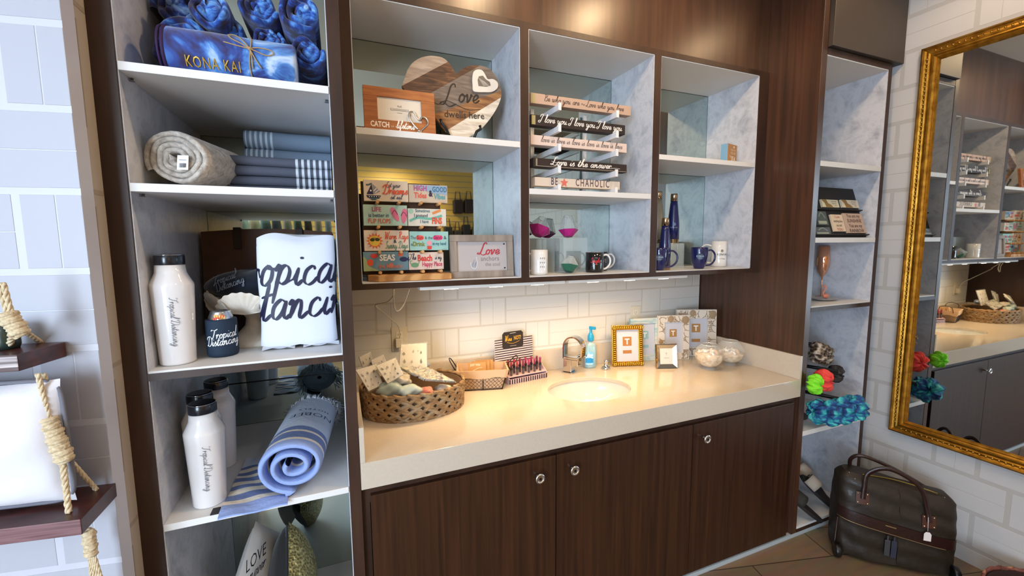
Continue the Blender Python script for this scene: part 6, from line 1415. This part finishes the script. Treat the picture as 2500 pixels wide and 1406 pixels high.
# ================================================================== ROLLING BAG
d_ = V((.735, -.677, 0)).normalized(); n_ = V((d_.y, -d_.x, 0)); O = V((2.32, -.15, .0))+n_*.045
t = thing('rolling_bag', 'dark brown nylon wheeled tote bag with leather handles, by the right wall', 'bag', (2.58, -.27, 0)); F = frame(O, d_, (0, 0, 1))
M_NY = mat('#251b11', .55, sheen=.0, bump=(9, .8), coat=.08); M_LE = mat('#2a1512', .35, coat=.2, bump=(60, .15))
W = .485; Dp = .20
def bagsec(u, v, side):   # bulging box section; v height 0..1
    top = .435-.055*u
    return top
b = MB(); N = 72; ex2 = 4.0
def bagf(u, v):
    a = 2*PI*u-PI/2; c_, s_ = math.cos(a), math.sin(a); x = math.copysign(abs(c_)**(2/ex2), c_); y = math.copysign(abs(s_)**(2/ex2), s_)
    k = 1-.05*(v-.4)**2*2-(.10 if v > .93 else 0)*((v-.93)/.07 if v > .93 else 0); kd = 1.0-.25*max(0, v-.55)/.45-(.25*(v-.93)/.07 if v > .93 else 0)
    uu = W/2*(1+x*k); top = (.440-.060*uu/W)+.008*math.sin(uu*14)
    wr = .004*math.sin(u*60+v*9)*(1-v)+.003*math.sin(v*30+u*20)
    return F(uu, .022+v*(top-.022), -Dp/2-Dp/2*y*kd*-1*-1+wr) if False else F(uu, .022+v*(top-.022), -Dp/2+(-y)*Dp/2*kd+wr)
b.grid(bagf, N, 24); k = len(b.v); b.v += [bagf(i/N, 1.0) for i in range(N)]+[F(W/2, .425, -Dp/2)]
for i in range(N): b.f.append([k+i, k+(i+1) % N, k+N]); b.m.append(0); b.sm.append(True)
b.build('nylon_body', M_NY, t)
def onface(u, z, w=0):  # follow the front of the bag body
    top = .440-.060*u/W; v = min(max((z-.022)/(top-.022), 0), 1); x = min(max(2*u/W-1, -1), 1); yq = (1-abs(x)**ex2)**(1/ex2); kd = 1.0-.25*max(0, v-.55)/.45
    return F(u, z, -Dp/2+Dp/2*kd*yq+.005+w)
b = MB(); b.grid(lambda u, v: onface(.004+.477*u, (.268-.075*u)-.052*(1-v)-.006*math.sin(PI*u)*0, .001), 40, 3); b.build('leather_band', M_LE, t)
b = MB(); b.tube([onface(.004+.42*k/40, .212-.072*(.004+.477*k/46)/.48, .002) for k in range(41)], .0022, 6); b.build('front_zip', mat('#8d7a5c', .35, .7), t)
b = MB(); b.tube([F(.10+.30*k/20, .437-.04*k/20+.006*math.sin(k/20*PI), -.055-.02*math.sin(k/20*PI)) for k in range(21)], .003, 6); b.build('top_zip', mat('#8d7a3c', .35, .6), t)
for u0, z0_ in ((.092, .335), (.352, .275)):
    b = MB(); G_ = lambda u, v, w=0: onface(u0+u, z0_+v, w); b.grid(lambda u, v: G_(-.026+.052*u, -.03+.06*v, .002), 6, 6); pt = b.build('leather_patch', mat('#4a2a20', .35, coat=.3), t)
    for q_ in ((-.019, -.022), (.019, -.022), (-.019, .022), (.019, .022)): MB().ell(G_(q_[0], q_[1], .003), (.004, .004, .004), None, 8, 6).build('rivet', mat('#d9c8a6', .15, 1.0), pt)
def strap(u0, z0_, u1, z1_, hgt, dep0, dep1, label=None):
    P_ = catmull([tuple(onface(u0, z0_, .006)), tuple(onface(u0+.005, z0_+.05, .004)), tuple(F(u0+.02, z0_+.13, dep0)), tuple(F((u0+u1)/2-.03, hgt, (dep0+dep1)/2)), tuple(F(u1-.05, hgt-.06, dep1)), tuple(onface(u1-.01, z1_+.06, .008)), tuple(onface(u1, z1_, .006))], 8)
    b = MB(); n = len(P_); k = len(b.v)
    for i, p in enumerate(P_):
        p = V(p); t0 = V(P_[min(i+1, n-1)])-V(P_[max(i-1, 0)]); t0.normalize(); s = n_.cross(t0).normalized(); w = .010
        b.v += [p+s*w-n_*.002, p-s*w-n_*.002, p-s*w+n_*.003, p+s*w+n_*.003]
    for i in range(n-1):
        for j in range(4): b.f.append([k+4*i+j, k+4*i+(j+1) % 4, k+4*i+4+(j+1) % 4, k+4*i+4+j]); b.m.append(0); b.sm.append(True)
    b.build('handle', M_LE, t)
strap(.092, .335, .352, .275, .505, -.02, .0)
b = MB()
P_ = catmull([tuple(F(.085, .40, -.15)), tuple(F(.07, .48, -.12)), tuple(F(.11, .515, -.10)), tuple(F(.22, .48, -.10)), tuple(F(.33, .42, -.12)), tuple(F(.40, .375, -.13))], 8)
b.tube(P_, .009, 8); b.build('handle', M_LE, t)
b = MB(); b.fbox(frame(onface(.205, .222, .004), d_-V((0, 0, .15)), V((0, 0, 1))), -.022, .022, -.003, .003, 0, .002); b.build('name_plate', mat('#d9cdb5', .2, 1.0), t)
for u0, ln, m in ((.196, .10, mat('#3d3f42', .4)), (.222, .105, mat('#40485e', .12, .5, coat=.6))):
    b = MB(); G_ = frame(onface(u0, .172, .008), d_, V((.0, 0, 1))); b.fbox(G_, -.011, .011, -ln, -.018, 0, .004); b.fbox(G_, -.004, .004, -.020, .004, 0, .003); b.build('zip_pull', m, t, bevel=.002)
b = MB(); b.tube([onface(.345, .300, .010), onface(.343, .235, .012)], .001, 5); G_ = frame(onface(.343, .210, .012), d_, V((0, 0, 1))); b.prism([(-.014, -.022), (.014, -.022), (.014, .012), (.007, .022), (-.007, .022), (-.014, .012)], G_, 0, .0008); b.build('price_tag', mat('#e6ddda', .6), t)
b = MB(); b.lathe([(.032, -.012), (.034, -.008), (.034, .008), (.032, .012)], F(.004, .0345, -.012), 24, axis=tuple(d_)); b.build('wheel', mat('#101012', .35), t)
b = MB(); b.lathe([(.032, -.012), (.034, -.008), (.034, .008), (.032, .012)], F(.47, .0345, -.012), 24, axis=tuple(d_)); b.build('wheel', mat('#101012', .35), t)
b = MB(); b.tube([onface(-.0+.006, .20, .0), onface(.003, .05, .0), onface(.02, .026, .0)], .004, 6); b.build('piping', M_LE, t)

# ================================================================== WICKER BASKET, bottom right
M_RW = [ramp_mat('red_wicker', 'noise', [(.3, '#4e2420'), (.6, '#7d4438'), (.8, '#a87a62')], (1, 1, 1), 50, 4, .6, 0), mat('#2a1613', .9), mat('#9c6a52', .6)]
braid_basket('wicker_basket', 'reddish brown wicker basket on the floor at the bottom right corner', (2.605, -.800, .0005), .185, .185, .148, 6, 26, M_RW, .05)

# ================================================================== GILT MIRROR
t = thing('wall_mirror', 'large rectangular wall mirror in a gilt beaded frame on the right wall', 'mirror', (XR-.02, -.72, .55))
y0_, y1_, z0_, z1_ = -.102, -1.35, .552, 2.590
prof = [(0, .004), (0, .020), (.006, .034), (.018, .040), (.026, .033), (.036, .028), (.048, .030), (.056, .026), (.064, .031), (.074, .033), (.080, .026), (.090, .020), (.096, .024), (.103, .018), (.110, .010), (.110, .004)]
b = MB(); n = len(prof)
cor = [(y0_, z0_, -1, 1), (y1_, z0_, 1, 1), (y1_, z1_, 1, -1), (y0_, z1_, -1, -1)]
for (yy_, zz, sy, sz) in cor:
    for o_, h_ in prof: b.v.append(V((XR-h_, yy_+sy*o_*.70, zz+sz*o_*.70)))
for i in range(4):
    j = (i+1) % 4
    for k in range(n-1): b.f.append([i*n+k, j*n+k, j*n+k+1, i*n+k+1]); b.m.append(0); b.sm.append(False)
b.build('gilt_frame', ramp_mat('gilt', 'noise', [(.3, '#8a5f1f'), (.6, '#b98a34'), (.8, '#cfa24a')], (1, 1, 1), 30, 4, .36, 0, metal=.9), t)
b = MB(); zz = z0_+.06
while zz < z1_-.05: b.ell((XR-.031, y0_-.030, zz), (.0045, .0050, .0050), None, 6, 4); zz += .022
yy_ = y0_-.06
while yy_ > y1_+.05:
    for z in (z0_+.030, z1_-.030): b.ell((XR-.031, yy_, z), (.0045, .0050, .0050), None, 6, 4)
    yy_ -= .022
b.build('beading', mat('#b98f45', .35, .85), t)
MB().box((XR-.010, y0_-.076, z0_+.076), (XR-.006, y1_+.076, z1_-.076)).build('glass', M_GLASSMIR, t)
b = MB(); b.box((XR-.004, y0_-.003, z0_+.003), (XR-.0005, y1_+.003, z1_-.003)); b.build('backing', mat('#3a2a1a', .8), t)

# ================================================================== SHOP BEHIND THE PHOTOGRAPHER, seen in the small mirrors
def garment(x, y, z, w, h, col, label):
    t = thing('hanging_garment', label, 'garment', (x, y, z-h), 'garments on the rail behind'); b = MB()
    b.grid(lambda u, v: V((x+.02*math.sin(9*v+5*u), y+(u-.5)*w*(.8+.2*v)+.01*math.sin(u*20), z-h*v)), 16, 10); o = b.build('cloth', mat(col, .9), t); sm = o.modifiers.new('s', 'SOLIDIFY'); sm.thickness = .02
t = thing('clothes_rail', 'metal clothes rail standing in the shop, seen in the tower mirror', 'rail', (-.55, -2.9, 0)); b = MB()
b.tube([V((-1.3, -2.9, 0)), V((-1.3, -2.9, 1.98)), V((.15, -2.9, 1.98)), V((.15, -2.9, 0))], .014, 8); b.build('rail', mat('#8a8a8c', .3, .9), t)
gc = ('#1e1e22', '#b9bcbc', '#8fa3a0', '#c9bb9a', '#6f8f88', '#3c4a58', '#b8b0a2', '#5c7a70', '#22252e', '#a49a88', '#7d8c94', '#c2c6c4')
for k in range(12):
    x = -1.2+.112*k; t = thing('hanging_garment', '%s garment hanging on the rail, %s from its left end' % (('black', 'light grey', 'sage', 'sand', 'teal green', 'slate', 'stone', 'pine green', 'charcoal', 'taupe', 'steel blue', 'pale grey')[k], ('first', 'second', 'third', 'fourth', 'fifth', 'sixth', 'seventh', 'eighth', 'ninth', 'tenth', 'eleventh', 'twelfth')[k]), 'garment', (x, -2.9, .9), 'garments on the shop rail')
    b = MB(); b.grid(lambda u, v: V((x-.045+.05*u+.012*math.sin(7*v), -2.9+(.10+.14*min(v*3, 1))*math.cos(PI*u)*1.0, 1.955-.75*v)), 12, 8); o = b.build('cloth', mat(gc[k], .9), t); sm = o.modifiers.new('s', 'SOLIDIFY'); sm.thickness = .02
for k, (x, z, w, h, col) in enumerate(((1.99, 2.27, .17, .24, '#2b1a16'), (2.19, 2.28, .17, .24, '#30201c'), (1.80, 1.78, .14, .28, '#24221f'), (1.97, 1.74, .13, .24, '#3a3128'), (2.13, 1.80, .14, .32, '#241d1c'), (2.30, 1.74, .14, .28, '#4a4036'))):
    t = thing('handbag', '%s handbag on the slatted shop wall, seen in the cabinet mirrors' % ('upper dark brown', 'second dark brown', 'black', 'olive brown', 'tall near-black', 'tan')[k], 'handbag', (x, -4.70, z-h/2), 'handbags on the slatted wall')
    b = MB(); b.box((x-w/2, -4.78, z-h/2), (x+w/2, -4.66, z+h/2)); b.build('bag_body', mat(col, .6), t, bevel=.02)
    b = MB(); b.tube([V((x-w*.3, -4.72, z+h/2-.01)), V((x-w*.2, -4.72, z+h/2+.14)), V((x+w*.2, -4.72, z+h/2+.14)), V((x+w*.3, -4.72, z+h/2-.01))], .009, 6); b.build('strap', mat(col, .6), t)
